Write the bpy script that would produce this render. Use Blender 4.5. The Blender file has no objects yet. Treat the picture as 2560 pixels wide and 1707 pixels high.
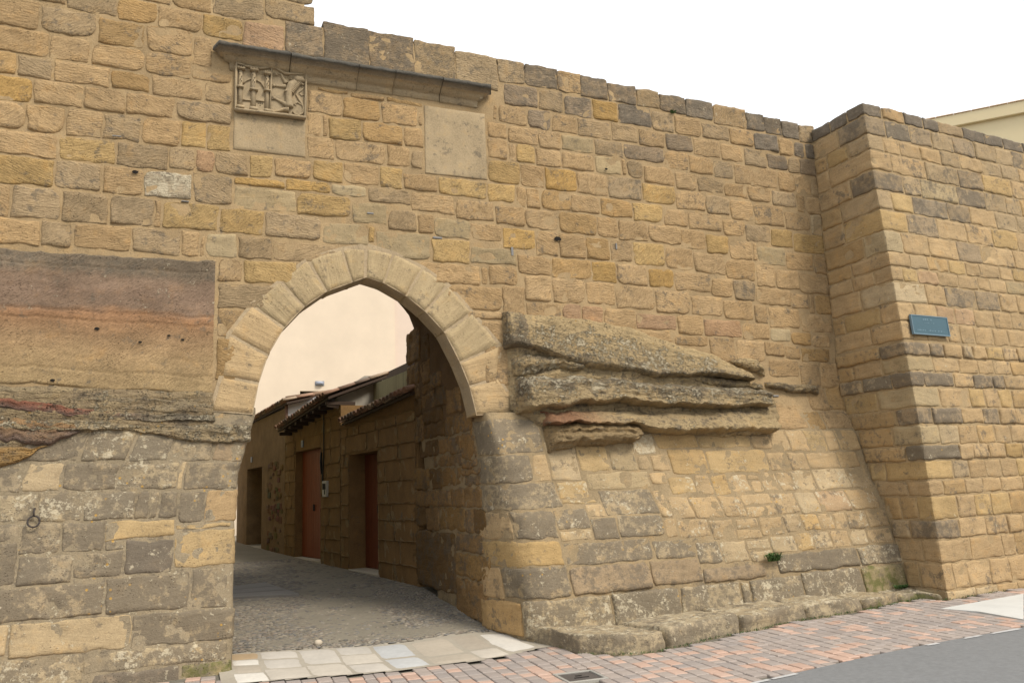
import bpy, math, random
from math import sin, cos, pi, sqrt, radians
from mathutils import noise, Matrix, Vector
random.seed(7)
C = bpy.context.scene
COL = C.collection
STONES=[['U','s','-1926 -1441 6840 7179 t ; -1426 -877 6838 7140 g ; -1183 -687 7152 7455 g ; -1547 -1199 7194 7495 t ; -675 -266 7129 7399 o ; -864 -384 6806 7115 o ; -254 212 7126 7381 t ; -611 -134 7411 7712 t ; -118 318 7398 7738 t ; 334 918 7392 7784 g ; 228 676 7093 7380 y ; 930 1521 7468 7731 g ; 1056 1510 7746 7993 g ; 690 1160 7030 7379 p ; -1884 -1329 6545 6826 t ; -1316 -932 6534 6822 t ; -368 123 6805 7114 t ; -917 -382 6531 6792 t ; 135 335 6710 7080 t ; -366 118 6525 6793 t ; 133 568 6528 6658 t ; -1938 -1623 6284 6530 o ; -1610 -1279 6280 6519 g ; -1263 -722 6279 6519 t ; -710 -311 6282 6512 o ; -295 258 6270 6513 t ; 272 568 6269 6515 g ; -1828 -1458 5984 6268 Y ; -1446 -973 5997 6267 t ; -957 -559 5998 6266 t ; -545 -47 6010 6258 t ; -31 568 6015 6257 g ; -1900 -1508 5664 5972 t ; -1494 -1133 5671 5972 t ; -1117 -769 5674 5983 t ; -753 -389 5682 5983 g ; -376 21 5683 5995 t ; 34 294 5692 6003 y ; 309 568 5692 6002 y ; -1812 -1188 5386 5652 t ; -1175 -628 5386 5659 y ; -613 -98 5386 5668 g ; -84 185 5409 5671 g ; 199 396 5408 5677 p ; 408 767 5413 5677 g ; 780 1041 5417 5687 y ; 1055 1489 5452 5688 t ; -1862 -1207 5066 5374 y ; -1190 -755 5065 5374 g ; -741 -340 5059 5373 t ; -328 163 5058 5373 w ; 176 600 5045 5393 g ; 617 1187 5304 5401 Y ; 1202 1714 5303 5436 Y ; -1843 -1589 4701 5050 t ; -1574 -1129 4703 5053 g ; -1114 -675 4705 5043 g ; -661 -223 4709 5046 g ; -209 -144 4711 5042 t ; -128 457 4721 5032 y ; 616 1314 5019 5291 b ; 471 951 4717 5005 y ; -1762 -1302 4415 4686 t ; -1290 -1005 4412 4689 g ; -990 -438 4412 4691 t ; -425 63 4412 4695 g ; 76 264 4414 4706 t ; 333 664 4427 4703 b ; 677 1049 4430 4688 g ; 279 321 4413 4660 t ; 1372 438 6526 6933 o ; 1566 1940 6613 6658 o ; 1956 2399 6596 6658 t ; 2415 2888 6605 6658 o ; 1448 1852 6321 6601 t ; 1867 2336 6310 6582 o ; 2353 2823 6311 6584 t ; 2840 2888 6344 6518 t ; 1450 1608 6021 6308 t ; 1625 1680 6022 6309 t ; 1697 2099 6022 6296 y ; 2116 2630 6033 6296 o ; 2647 2888 6038 6296 t ; 1450 1767 5735 6008 t ; 1783 2403 5743 6010 t ; 2416 2713 5746 6020 t ; 2729 2888 5750 5999 g ; 1506 1868 5451 5719 y ; 1884 2315 5460 5729 t ; 2332 2610 5458 5731 y ; 2626 3065 5458 5678 t ; 3082 3740 5443 5678 y ; 1731 2161 5299 5437 b ; 2177 2713 5252 5446 g ; 2729 3289 5188 5431 t ; 1331 1963 5016 5287 y ; 963 1611 4700 5004 g ; 1062 1795 4429 4666 g ; 3305 3829 5138 5408 t ; 1979 2410 4968 5240 b ; 2425 2784 4912 5176 g ; 2800 3007 4909 5160 t ; 3019 3495 4872 5124 b ; 1626 2171 4678 4951 b ; 2183 2255 4735 4927 y ; 2270 2963 4553 4897 b ; 2978 3479 4552 4858 y ; 4043 4542 6819 7122 d ; 4554 4930 6820 7121 g ; 4942 5366 6802 7101 d ; 5382 5793 6802 7097 Y ; 5808 6344 6799 7097 k ; 6356 6732 6767 7072 g ; 6744 7211 6765 7055 t ; 7224 7719 6759 7007 g ; 7731 8175 6733 6994 t ; 8187 8640 6705 6983 k ; 8652 8943 6674 6960 t ; 8956 9165 6679 6934 k ; 9182 9415 6680 6932 k ; 3882 3930 6573 6781 t ; 3943 4365 6539 6803 t ; 4379 4724 6528 6803 d ; 4736 5119 6530 6790 t ; 5131 5650 6513 6787 g ; 5665 6103 6515 6787 g ; 6115 6554 6505 6755 t ; 6570 7033 6497 6749 d ; 7045 7527 6470 6747 t ; 7539 7948 6449 6721 t ; 7960 8388 6425 6693 g ; 8400 8783 6421 6660 d ; 8796 9021 6397 6662 g ; 9033 9453 6394 6664 d ; 3777 4056 6308 6527 t ; 4075 4513 6276 6515 t ; 4525 4863 6259 6515 t ; 4875 5369 6272 6500 b ; 5381 5833 6270 6501 g ; 5845 6516 6270 6493 d ; 6528 6936 6213 6485 t ; 6948 7369 6183 6458 t ; 7381 7733 6155 6434 g ; 7745 8558 6107 6409 t ; 8570 8908 6081 6384 t ; 8920 9203 6070 6382 t ; 9215 9497 6047 6380 g ; 3777 4058 6014 6296 t ; 4075 4175 6015 6261 t ; 4187 4460 6012 6264 y ; 4472 4849 6004 6245 t ; 4864 5363 6000 6247 t ; 5379 5787 5997 6256 b ; 5800 5871 5993 6256 t ; 5885 6142 5994 6258 g ; 6154 6669 5940 6201 t ; 6682 7053 5907 6171 t ; 7067 7520 5904 6143 g ; 7532 7961 5885 6094 t ; 7973 8397 5859 6095 t ; 8412 8882 5828 6069 g ; 8894 9053 5764 6056 t ; 9065 9501 5762 6033 t ; 3778 4222 5689 6000 y ; 4235 4576 5672 5991 t ; 4588 5062 5674 5984 Y ; 5074 5549 5664 5983 t ; 5561 6098 5648 5978 g ; 6115 6653 5642 5926 y ; 6665 7168 5603 5892 t ; 7180 7604 5586 5873 g ; 7616 8033 5534 5847 t ; 8050 8611 5495 5816 t ; 8624 9110 5463 5750 t ; 9125 9482 5423 5746 l ; 3756 4146 5420 5676 y ; 4158 4293 5397 5656 t ; 4305 4492 5383 5657 t ; 4508 4959 5392 5660 o ; 4971 5402 5394 5651 t ; 5417 5919 5376 5632 o ; 5931 6425 5357 5626 y ; 6437 6846 5342 5591 t ; 6858 7437 5317 5574 t ; 7449 7840 5274 5522 t ; 7855 8312 5213 5483 g ; 8327 8732 5171 5451 y ; 8748 9487 5115 5411 y ; 3844 4261 5117 5380 t ; 4274 4748 5094 5368 t ; 4760 5333 5082 5379 o ; 5347 5661 5068 5361 t ; 5673 6147 5060 5345 t ; 6159 6691 5058 5330 t ; 6703 7118 5019 5305 t ; 7130 7527 4979 5262 y ; 7539 7947 4922 5201 t ; 7961 8025 4918 5196 t ; 8037 8555 4872 5159 b ; 8567 9091 4830 5103 t ; 9103 9453 4790 5102 t ; 3507 3933 4876 5105 t ; 3946 4399 4804 5077 Y ; 4411 4739 4741 5082 t ; 4751 5152 4739 5067 t ; 5166 5514 4739 5051 o ; 5528 5876 4737 5045 t ; 5891 6403 4723 5046 y ; 6418 6872 4694 5007 t ; 6884 7426 4668 4967 t ; 7441 7965 4615 4906 t ; 7979 8330 4529 4860 t ; 8342 8767 4526 4818 t ; 8779 9397 4473 4778 t ; 3494 4122 4570 4792 b ; 4136 4604 4469 4726 t ; 4616 5208 4455 4722 o ; 5223 5593 4437 4723 Y ; 5608 6098 4416 4711 t ; 6110 6528 4411 4682 Y ; 6540 7139 4388 4654 t ; 7151 7526 4337 4603 t ; 7538 7935 4301 4603 g ; 7947 8574 4257 4514 t ; 8586 8913 4231 4461 t ; 8925 9032 4162 4460 t ; 9044 9459 4159 4459 o ; 4223 4602 4112 4457 t ; 4614 5101 4115 4438 t ; 5113 5553 4115 4423 t ; 5566 6178 4084 4399 t ; 6193 6769 4045 4374 t ; 6781 7314 4047 4325 t ; 7326 7855 4005 4287 t ; 3904 4209 3872 4298 t ; 467 724 4141 4414 t ; 739 1335 4142 4414 y ; 469 1082 3839 4129 g ; 469 887 3514 3824 t ; 467 675 3027 3498 o ; 2815 3608 4271 4536 t ; 3623 3711 4286 4524 t ; 3723 4124 4310 4558 t ; 3156 3890 3965 4259 t ; 3402 3889 3847 3948 t ; 3591 4009 3526 3835 t ; 3616 4019 3013 3511 t ; 4224 4742 3803 4096 t ; 4758 5019 3852 4102 p ; 5035 5353 3821 4098 p ; 5368 5856 3746 4070 t ; 7867 8120 3971 4245 t ; 8134 8710 3922 4219 t ; 8722 9332 3876 4147 t ; 5868 6506 3806 4026 p ; 6521 6960 3753 4031 t ; 6974 7615 3749 3993 p ; 7627 8122 3725 3956 t ; 8136 8510 3708 3910 b ; 8522 8888 3666 3864 o ; 8900 9244 3636 3840 t ; 5928 6450 3642 3794 t ; 6470 7024 3600 3737 t ; 7037 7476 3385 3734 t ; 7490 7995 3400 3709 t ; 8007 8362 3485 3696 t ; 8374 8659 3453 3654 t ; 8671 9215 3420 3624 o ; 8047 8596 3186 3441 t ; 8608 8983 3033 3408 t ; 8996 9366 3025 3406 t'],['U','c','1177 1624 7042 7456 d ; 1640 2200 6988 7545 d ; 2215 2789 6983 7537 d ; 2801 3354 6984 7512 g ; 3371 3954 6987 7467 g ; 3967 4355 7134 7455 g ; 4367 4849 7136 7450 d ; 4862 5210 7133 7442 t ; 5223 5646 7113 7426 d ; 5658 6116 7109 7383 d ; 6128 6504 7109 7373 g ; 6519 6959 7086 7352 d ; 6974 7452 7067 7347 k ; 7464 8063 7019 7330 t ; 8075 8419 7008 7293 k ; 8431 8743 6996 7265 d ; 8755 9090 6977 7249 k ; 9102 9394 6947 7236 g'],['R','s','4301 4891 2405 2776 t ; 4903 5195 2401 2673 o ; 5207 5749 2398 2670 t ; 5475 5882 2686 3087 o ; 5097 5462 2686 3010 t ; 4079 4374 2097 2389 t ; 4390 4704 2087 2388 t ; 4716 5042 2076 2385 y ; 5056 5263 2088 2382 t ; 5275 5661 2087 2384 o ; 2874 3716 2166 2341 y ; 2212 2861 2168 2430 Y ; 3735 4064 2136 2318 t ; 1032 1459 1896 2310 y ; 1475 1849 1900 2379 b ; 1865 2195 2096 2376 w ; 1861 2047 1896 2083 g ; 2059 2328 1879 2083 t ; 2343 2916 1826 2154 Y ; 2928 3900 1824 2124 y ; 3913 4253 1838 2081 t ; 4267 4586 1836 2075 t ; 4600 5145 1844 2063 t ; 5158 5525 1844 2071 o ; 396 605 1801 2127 t ; 620 1020 1801 2280 l ; 1080 1967 1675 1883 b ; 1981 2228 1710 1866 t ; 654 1066 1581 1788 y ; 655 1108 1519 1565 y ; 496 923 1235 1465 x ; 936 1177 1362 1507 t ; 1191 1923 1365 1659 x ; 1935 2098 1304 1642 t ; 2240 2613 1583 1792 y ; 2628 2875 1550 1812 t ; 2890 3144 1541 1809 Y ; 3159 3476 1570 1800 t ; 3498 3678 1560 1707 t ; 495 922 1095 1223 l ; 935 1278 1092 1348 x ; 1292 1919 1094 1352 x ; 1934 2101 1072 1288 t ; 2113 2415 1277 1549 t ; 2427 2856 1269 1534 t ; 2870 3216 1259 1529 t ; 3231 3694 1245 1384 t ; 2116 2582 1045 1255 t ; 2596 2949 998 1244 t ; 2962 3347 981 1101 t ; 1704 2283 815 1033 x ; 2298 2651 721 983 x ; 2663 3052 712 969 l ; 3065 3432 681 832 l ; 3488 3672 1719 1787 t ; 3690 3964 1567 1812 t ; 3976 4201 1546 1808 t ; 4217 4585 1550 1821 l ; 4599 5205 1547 1831 l ; 5217 5605 1543 1832 g ; 3228 3706 1396 1536 t ; 3718 4093 1267 1531 t ; 4105 4454 1252 1529 l ; 4466 4998 1257 1534 p ; 5011 5499 1259 1531 t ; 3006 3347 1113 1233 t ; 3360 3749 1009 1232 t ; 3762 4049 1016 1252 g ; 4061 4338 1024 1240 Y ; 4350 4588 1021 1235 t ; 4604 4824 1014 1241 t ; 4839 5184 1010 1244 t ; 5201 5567 1013 1247 t ; 3064 3432 844 968 l ; 3444 3853 781 992 l ; 3867 4144 785 1001 Y ; 4159 4441 785 1008 l ; 4453 4766 785 1001 t ; 4779 5084 797 997 l ; 5100 5537 798 997 t'],['R','j','-510 606 2142 2572 x ; -561 384 1800 2127 x ; -698 640 1477 1788 x ; -906 -125 1147 1463 t ; -112 481 1144 1464 x ; -952 483 845 1131 y ; 510 1690 824 1080 x ; -947 -493 474 833 t ; -478 498 502 831 x ; 515 1576 500 809 d ; 1588 2286 519 803 d ; 2301 3229 507 667 d ; -209 973 90 487 X ; 986 1894 60 487 X ; 1908 2795 182 495 X ; -1055 -224 98 460 o ; 3447 4810 534 769 x ; 4823 5620 535 784 X ; 2807 2928 196 479 X ; 2941 3751 39 495 X ; 3765 4755 48 520 X ; 4772 5526 56 518 m'],['L','s','-2124 -1587 2175 2505 x ; -1575 -1142 2170 2534 X ; -1127 -762 2154 2435 X ; -747 -338 2155 2407 x ; -321 30 2152 2465 d ; -2407 -2029 1885 2159 x ; -2014 -1690 1884 2158 l ; -1677 -1191 1881 2153 x ; -1177 -612 1866 2140 X ; -598 -550 1855 2142 l ; -538 237 1849 2137 x ; -2360 -1859 1602 1870 X ; -1847 -1459 1581 1867 X ; -1446 -989 1581 1854 X ; -976 -854 1572 1851 x ; -842 -766 1572 1851 X ; -750 -578 1574 1841 x ; -565 -319 1513 1833 x ; -304 260 1510 1835 t ; -2330 -1985 1425 1586 x ; -1969 -1630 1282 1568 x ; -1617 -1241 1280 1565 x ; -1227 -597 1386 1560 y ; -583 -25 1450 1498 y ; -1227 -1060 1284 1374 X ; -1045 -595 1034 1369 D ; -583 207 1064 1438 y ; -2304 -1981 1003 1411 x ; -1967 -1508 999 1268 x ; -1495 -1059 1032 1267 x ; -1194 -429 676 1020 x ; -415 -55 662 1052 x ; -2272 -1210 682 987 x ; -2142 -2001 377 670 l ; -1989 -948 358 664 Y ; -936 154 346 650 x ; -2216 -1349 -33 342 X ; -1337 -56 159 334 X ; -1336 -493 -146 147 D ; -477 33 -261 146 m'],['P','p','-2080 -1351 2084 2236 t ; -1338 -821 2050 2211 t ; -1669 -878 1803 2038 o ; -2286 -1681 1773 2069 d ; -3460 -2299 1772 2093 y ; -3476 -1302 1531 1760 t ; -1287 -751 1532 1776 t ; -736 -103 1515 1777 t ; -3495 -2477 1235 1518 d ; -2461 -1854 1192 1515 g ; -1838 -748 1220 1519 y ; -735 -413 1201 1499 t ; -397 -2 1201 1497 d ; -3080 -1180 383 1179 k ; -1131 -111 956 1189 t ; -1158 39 639 943 y ; -1168 -643 110 625 t ; -631 3 144 623 t ; -2775 -1831 2250 2487 d ; -1817 -1312 2252 2467 t ; -1300 -823 2224 2467 t ; -808 -255 2128 2468 o ; -809 -271 2014 2115 t ; -866 -142 1924 1998 t ; -865 -129 1791 1912 t ; -3521 -3094 686 1218 d ; -3406 -2643 3760 4299 t ; -2630 -2160 3707 4085 d ; -2696 -2149 3355 3695 t ; -3402 -2712 3417 3746 t ; -3422 -2710 3185 3401 t ; -3339 -2608 2902 3172 d ; -2596 -1959 2966 3202 t ; -1945 -1417 2937 3216 d ; -1405 -815 2771 3114 t ; -1461 -394 2480 2758 o ; -2518 -1587 2726 2924 d ; -3399 -2533 2502 2890 t ; -2517 -1477 2503 2711 d ; -2135 -1644 3232 3455 t ; -2569 -2147 3224 3339 t']]
BAST=[[6.947,7.157,[0.387,0.876,1.316,1.676,2.288,2.835,3.321,3.868],'k t k k g k k k k',[0.3,0.62]],[6.647,6.947,[0.41,0.968,1.465,1.979,2.513,3.068,3.498],'d k d g d g g d',[0.5]],[6.399,6.647,[0.312,0.673,1.129,1.609,2.084,2.621,3.131,3.611],'g t t t g t g g',[0.36,0.75]],[6.085,6.399,[0.426,1.198,1.968,2.567,3.335],'t t g d y t',[0.75]],[5.772,6.085,[0.607,1.006,1.862,2.545],'d g b d g',[0.4]],[5.473,5.772,[0.293,0.741,1.535,2.07,2.716],'g y k d t g',[0.62]],[5.15,5.473,[0.538,1.215,1.885,2.522,3.165],'y d t t y t',[0.62]],[4.829,5.15,[0.335,0.92,1.574,2.15,2.959],'b t t d t t',[0.34]],[4.608,4.829,[0.434,0.823,1.284,1.678,2.019,2.502],'t g o y t t t',[0.58]],[4.392,4.608,[0.225,0.549,0.98,1.447,1.909,2.189,2.61],'t y p t t t t b',[0.25,0.6]],[4.084,4.392,[0.653,1.086,1.786,2.347,2.794],'l t d d t t',[0.5]],[3.813,4.084,[0.326,0.807,1.205,1.656,2.124,2.563],'t t p p t t t',[0.25,0.8]],[3.54,3.813,[0.5,0.966,1.246,1.574,2.016,2.384],'t t t t t t t',[0.43]],[3.314,3.522,[0.486,0.794,1.209,1.452,1.763,2.168,2.518],'d d t g t y t',[0.34]],[3.096,3.314,[0.518,1.082,1.506,1.881,2.288],'b t t t t',[0.35,0.75]],[2.882,3.096,[0.267,0.897,1.334,1.766,2.062],'d d t d d',[0.25,0.65]],[2.602,2.882,[0.514,1.174,1.518],'b t y t',[0.5]],[2.365,2.602,[0.293,0.92,1.397,1.767,2.147],'d d t d t t',[0.3]],[2.096,2.365,[0.374,0.79,1.181,1.585,1.938],'b l t o t t',[0.43]],[1.882,2.096,[0.724,1.014,1.371,1.759,2.16],'x t t t Y t',[0.28]],[1.623,1.882,[0.529,0.872,1.245,1.587,1.96],'y g t t t y',[0.7]],[1.418,1.623,[0.266,0.733,1.12,1.52],'t o t t t',[0.4]],[1.106,1.418,[0.495,0.874,1.225,1.648],'y t y y o',[0.3,0.65]],[0.848,1.106,[0.457,1.027,1.502],'d t t t t',[0.55]],[0.55,0.848,[0.624,1.319,1.6],'t t t o',[0.38]],[0.216,0.55,[0.183,0.475,0.946,1.376],'t t t t t',[0.6]],[0.084,0.216,[0.564],'l l',[]]]
ARCH=[[0.877,2.645,0.477,2.68],[0.937,2.993,0.575,3.06],[1.032,3.307,0.635,3.517],[1.201,3.62,0.875,3.861],[1.428,3.882,1.171,4.146],[1.678,4.075,1.475,4.424],[1.985,4.208,1.864,4.574],[2.139,4.276,2.155,4.644],[2.347,4.222,2.468,4.571],[2.626,4.074,2.827,4.421],[2.864,3.89,3.139,4.225],[3.097,3.646,3.441,3.897],[3.285,3.276,3.797,3.498],[3.401,2.983,3.749,3.089],[3.479,2.63,4.042,2.657]]
ROCKR={'A':[[[3.866,3.918],[4.198,3.895],[4.985,3.883],[5.759,3.772],[6.357,3.58],[6.957,3.461],[7.244,3.331],[7.564,3.199],[7.644,3.154]],[[3.881,3.484],[4.245,3.463],[4.623,3.317],[4.968,3.24],[5.3,3.214],[5.615,3.187],[6.01,3.129],[6.473,3.136],[6.849,3.187],[7.641,3.13]]],'B':[[[3.947,3.314],[4.094,3.386],[4.407,3.377],[4.681,3.342],[5.001,3.233]],[[3.937,3.09],[4.238,3.146],[4.49,3.212],[4.765,3.192],[5.0,3.218]]],'C':[[[6.396,3.132],[6.701,3.152],[7.294,3.111],[7.906,3.026]],[[6.394,3.11],[6.878,3.044],[7.423,3.016],[7.902,2.998]]],'D':[[[3.93,3.043],[4.128,3.066],[4.646,3.084],[5.254,3.061],[6.036,2.995],[6.813,2.97],[7.916,2.946],[8.554,2.899]],[[3.977,2.651],[4.242,2.681],[4.811,2.753],[5.235,2.786],[5.523,2.772],[6.015,2.735],[6.788,2.714],[7.384,2.721],[7.836,2.756],[8.545,2.833]]],'E':[[[4.023,2.632],[4.472,2.703],[5.103,2.771],[5.832,2.736],[6.34,2.725],[7.526,2.726]],[[4.176,2.605],[4.719,2.606],[5.096,2.665],[5.823,2.621],[6.856,2.609],[7.513,2.612]]],'F':[[[4.247,2.602],[4.72,2.607],[5.047,2.641],[5.768,2.612],[6.659,2.606],[7.446,2.637],[7.905,2.717]],[[4.275,2.507],[4.714,2.509],[5.514,2.493],[5.752,2.417],[6.249,2.369],[6.769,2.385],[7.309,2.402],[7.693,2.357],[7.875,2.465]]],'G':[[[4.282,2.473],[4.519,2.497],[4.909,2.509],[5.405,2.495],[5.678,2.409]],[[4.29,2.192],[4.525,2.197],[4.686,2.241],[5.031,2.236],[5.51,2.291],[5.673,2.352]]],'H':[[[7.363,3.426],[7.536,3.465],[7.759,3.423],[7.979,3.334]],[[7.359,3.391],[7.573,3.29],[7.735,3.212],[7.961,3.18]]],'J':[[[7.937,3.098],[8.302,3.095],[8.688,3.071],[8.926,3.026]],[[7.927,3.016],[8.286,2.972],[8.669,2.928],[8.913,2.929]]]}
ROCKL={'S':[[[-1.653,4.378],[-1.321,4.346],[-0.867,4.364],[-0.211,4.37],[0.436,4.382]],[[-1.566,2.954],[-1.163,2.95],[-0.541,2.885],[-0.353,2.903],[0.447,2.854]]],'A':[[[-1.565,2.934],[-1.121,2.932],[-0.54,2.861],[-0.158,2.839],[0.463,2.826]],[[-1.558,2.815],[-1.181,2.786],[-0.733,2.692],[-0.152,2.668],[0.467,2.647]]],'B':[[[-1.558,2.826],[-1.223,2.797],[-0.733,2.692],[-0.152,2.668],[0.475,2.65]],[[-1.551,2.713],[-1.243,2.666],[-0.8,2.614],[-0.149,2.574],[0.477,2.57]]],'C':[[[-1.546,2.632],[-1.213,2.615],[-0.895,2.559],[-0.782,2.543]],[[-1.53,2.359],[-1.331,2.341],[-1.09,2.344],[-0.889,2.434],[-0.78,2.496]]],'D':[[[-0.785,2.598],[-0.441,2.556],[0.002,2.534],[0.477,2.559],[0.844,2.528]],[[-0.78,2.48],[-0.582,2.478],[-0.366,2.492],[0.007,2.391],[0.436,2.328],[0.847,2.338]]],'E':[[[-1.529,2.344],[-1.264,2.324],[-1.089,2.329]],[[-1.515,2.119],[-1.322,2.182],[-1.182,2.3],[-1.089,2.326]]]}
SLABS=[[[[0.983,0.229],[1.351,0.089],[1.332,-0.198],[0.975,-0.057]],'a'],[[[1.365,0.083],[1.725,-0.029],[1.764,-0.543],[1.432,-0.458]],'a'],[[[1.736,-0.006],[2.06,-0.101],[2.051,-0.401],[1.749,-0.329]],'a'],[[[1.771,-0.361],[2.128,-0.448],[2.122,-0.799],[1.78,-0.669]],'c'],[[[0.973,-0.082],[1.335,-0.225],[1.362,-0.466],[0.986,-0.413]],'a'],[[[1.397,-0.507],[1.771,-0.61],[1.748,-1.152],[1.394,-1.021]],'c'],[[[1.792,-0.678],[2.1,-0.829],[2.09,-1.255],[1.763,-1.143]],'c'],[[[2.163,-0.11],[2.523,-0.145],[2.519,-0.539],[2.155,-0.519]],'b'],[[[2.153,-0.555],[2.512,-0.563],[2.498,-1.201],[2.121,-1.186]],'b'],[[[2.54,-0.111],[3.073,-0.069],[2.96,-1.113],[2.517,-1.229]],'e'],[[[3.092,-0.059],[3.42,-0.028],[3.295,-0.728],[3.017,-0.785]],'e'],[[[2.983,-1.09],[3.269,-0.815],[3.33,-1.205],[2.921,-1.302]],'c'],[[[3.527,-0.169],[3.71,-1.08],[3.341,-1.214],[3.293,-0.753]],'w'],[[[0.752,0.046],[0.949,-0.045],[0.94,-0.209],[0.746,-0.129]],'w'],[[[0.737,-0.16],[0.989,-0.317],[0.966,-0.413],[0.719,-0.313]],'c'],[[[0.676,-0.458],[0.987,-0.532],[1.046,-0.913],[0.699,-0.836]],'w'],[[[1.006,-0.47],[1.377,-0.546],[1.377,-1.009],[1.058,-0.921]],'a'],[[[0.758,0.224],[0.967,0.145],[0.958,-0.023],[0.754,0.07]],'o']]
DRAIN=[[1.088,4.821],[1.55,5.031],[1.835,3.077],[0.994,3.304]]
MAN=[[3.3,-2.304],[3.682,-2.288],[3.703,-2.613],[3.338,-2.622]]
ROADEDGE=[[4.553,-3.506],[5.291,-3.425],[6.348,-3.27],[7.313,-3.238],[8.313,-3.211]]
RAMP=[[8.668,-1.903],[10.332,-1.753],[8.717,-2.919],[8.804,-2.31]]
BASE=[[3.613,-0.242],[3.714,-0.64],[3.888,-1.066],[3.954,-1.552],[4.257,-1.825],[4.592,-1.942],[5.017,-1.854],[5.511,-1.702],[6.119,-1.631],[6.79,-1.46],[7.371,-1.433],[8.268,-1.339],[9.15,-1.149],[9.187,-1.484]]
BASETOP=[[3.993,-0.86,0.195],[4.741,-0.86,0.146],[5.64,-0.86,0.183],[6.622,-0.86,0.216],[7.539,-0.86,0.221],[9.089,-0.86,0.169]]
SH_RIM=[[0.613,6.803],[0.718,6.774],[0.802,6.77],[0.903,6.778],[0.971,6.799],[1.014,6.821],[1.074,6.802],[1.169,6.756],[1.317,6.771],[1.418,6.783],[1.415,6.493],[1.412,6.215],[1.148,6.214],[0.852,6.208],[0.608,6.204],[0.611,6.507]]
SH_MID=[[1.014,6.821],[1.008,6.524],[0.999,6.22]]
SH_TOW=[[0.636,6.241,0.69,6.721],[0.781,6.244,0.84,6.737],[0.941,6.239,0.992,6.707]]
SH_CAP=[[0.626,6.716,0.71,6.744],[0.765,6.718,0.861,6.753],[0.928,6.696,1.006,6.734]]
SH_BAND=[[0.623,6.485,0.698,6.51],[0.765,6.474,0.861,6.5],[0.927,6.487,1.004,6.507]]
SH_FOOT=[[0.624,6.227,0.71,6.262],[0.768,6.226,0.86,6.263],[0.932,6.224,1.012,6.258]]
SH_ARC=[[[0.688,6.552,0.008],[0.729,6.599,0.008],[0.779,6.633,0.008]],[[0.846,6.625,0.008],[0.897,6.601,0.008],[0.942,6.523,0.008]],[[0.69,6.351,0.0072],[0.783,6.356,0.0072]],[[0.846,6.364,0.0072],[0.934,6.368,0.0072]]]
SH_LION=[[[1.37,6.678,0.0176],[1.353,6.709,0.0352],[1.305,6.682,0.04],[1.248,6.625,0.0528],[1.219,6.538,0.0464],[1.215,6.461,0.04],[1.22,6.386,0.048],[1.225,6.325,0.0576]],[[1.188,6.639,0.0272],[1.153,6.691,0.0192],[1.13,6.745,0.016],[1.092,6.752,0.0128],[1.07,6.734,0.008]],[[1.179,6.599,0.0272],[1.119,6.589,0.0176],[1.067,6.591,0.016],[1.042,6.586,0.0096]],[[1.19,6.362,0.0368],[1.147,6.384,0.0224],[1.095,6.409,0.016],[1.052,6.426,0.0144]],[[1.216,6.305,0.0416],[1.156,6.296,0.024],[1.096,6.268,0.0192],[1.037,6.249,0.0128]],[[1.268,6.289,0.0128],[1.294,6.259,0.0128],[1.338,6.249,0.012],[1.385,6.287,0.012],[1.394,6.355,0.0128],[1.372,6.409,0.0136],[1.336,6.461,0.0144],[1.31,6.51,0.0136],[1.327,6.546,0.012],[1.366,6.576,0.0104],[1.397,6.62,0.0072]],[[1.345,6.535,0.008],[1.371,6.51,0.0088],[1.404,6.534,0.0064]],[[1.37,6.65,0.008],[1.388,6.614,0.0072],[1.371,6.582,0.0064]],[[1.372,6.39,0.0096],[1.319,6.415,0.0096],[1.285,6.386,0.008],[1.307,6.366,0.0048]],[[1.257,6.698,0.0176],[1.23,6.718,0.0112],[1.208,6.743,0.0048]],[[1.283,6.712,0.0176],[1.274,6.735,0.0096],[1.291,6.745,0.0064]],[[1.361,6.725,0.016],[1.392,6.76,0.008]]]
HOUSES={'near':{'a':(3.58,2.95),'b':(3.13,6.7),'door':[[1.737,2.494],[3.269,2.516]],'th':[1.762,0.41],'eave':[[-0.036,3.317],[3.404,3.138]]},'mid':{'a':(3.13,6.7),'b':(2.6,10.8),'door':[[1.295,2.775],[3.51,2.7]],'th':[1.227,0.374],'eave':[[-0.206,3.68],[3.535,3.345]],'pipe':[0.997,2.978],'box':[[1.084,2.007],[0.738,1.739]],'num':[2.62,2.91],'cable':[[0.997,3.472],[1.055,2.094]]},'far':{'a':(2.6,10.8),'b':(2.0,17.0),'door':[[2.637,2.618],[5.292,2.586]],'th':[2.387,0.515],'eave':[[-0.357,3.993],[3.208,3.92]],'num':[4.011,2.849]}}
GABLE={'vL':[2.881,6.9,3.737],'vT':[3.652,6.9,4.169],'wT':[3.777,6.9,4.171],'oL':[3.828,6.9,3.948],'fL':[2.899,6.9,3.607],'fR':[3.912,6.9,3.434],'o2':[4.017,4.971,3.948],'wp':[[3.3,15.955,4.727],[3.3,9.393,4.076],[3.3,15.638,4.293]],'rt':[[5.036,11.0,4.772],[5.001,8.5,4.677]],'win':[[4.56,22.0,5.804],[5.7,22.0,5.564],[5.289,22.0,6.028],[8.255,22.0,9.237]]}
BLD=[[22.495,8.0,12.927],[0.674,-0.738,-0.0],2.44]
PLAQ=[[0.161,3.892],[0.947,3.896],[0.908,3.623],[0.165,3.629]]
RING=[[-1.176,1.666],[-1.181,1.601],[-1.14,1.599]]
TUFT=[7.153,-0.75,0.718]
PANELS=[[0.593,6.118,1.425,5.806],[2.902,6.223,3.77,6.341],[3.339,6.824,3.306,5.701],[1.01,6.254,1.016,5.712]]
COR=[[0.332,6.87],[2.031,6.937],[3.824,6.85],[2.052,6.885],[2.077,6.815]]
R=[[0.923,-0.032,-0.383],[-0.382,-0.18,-0.906],[-0.04,0.983,-0.179]]
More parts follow.
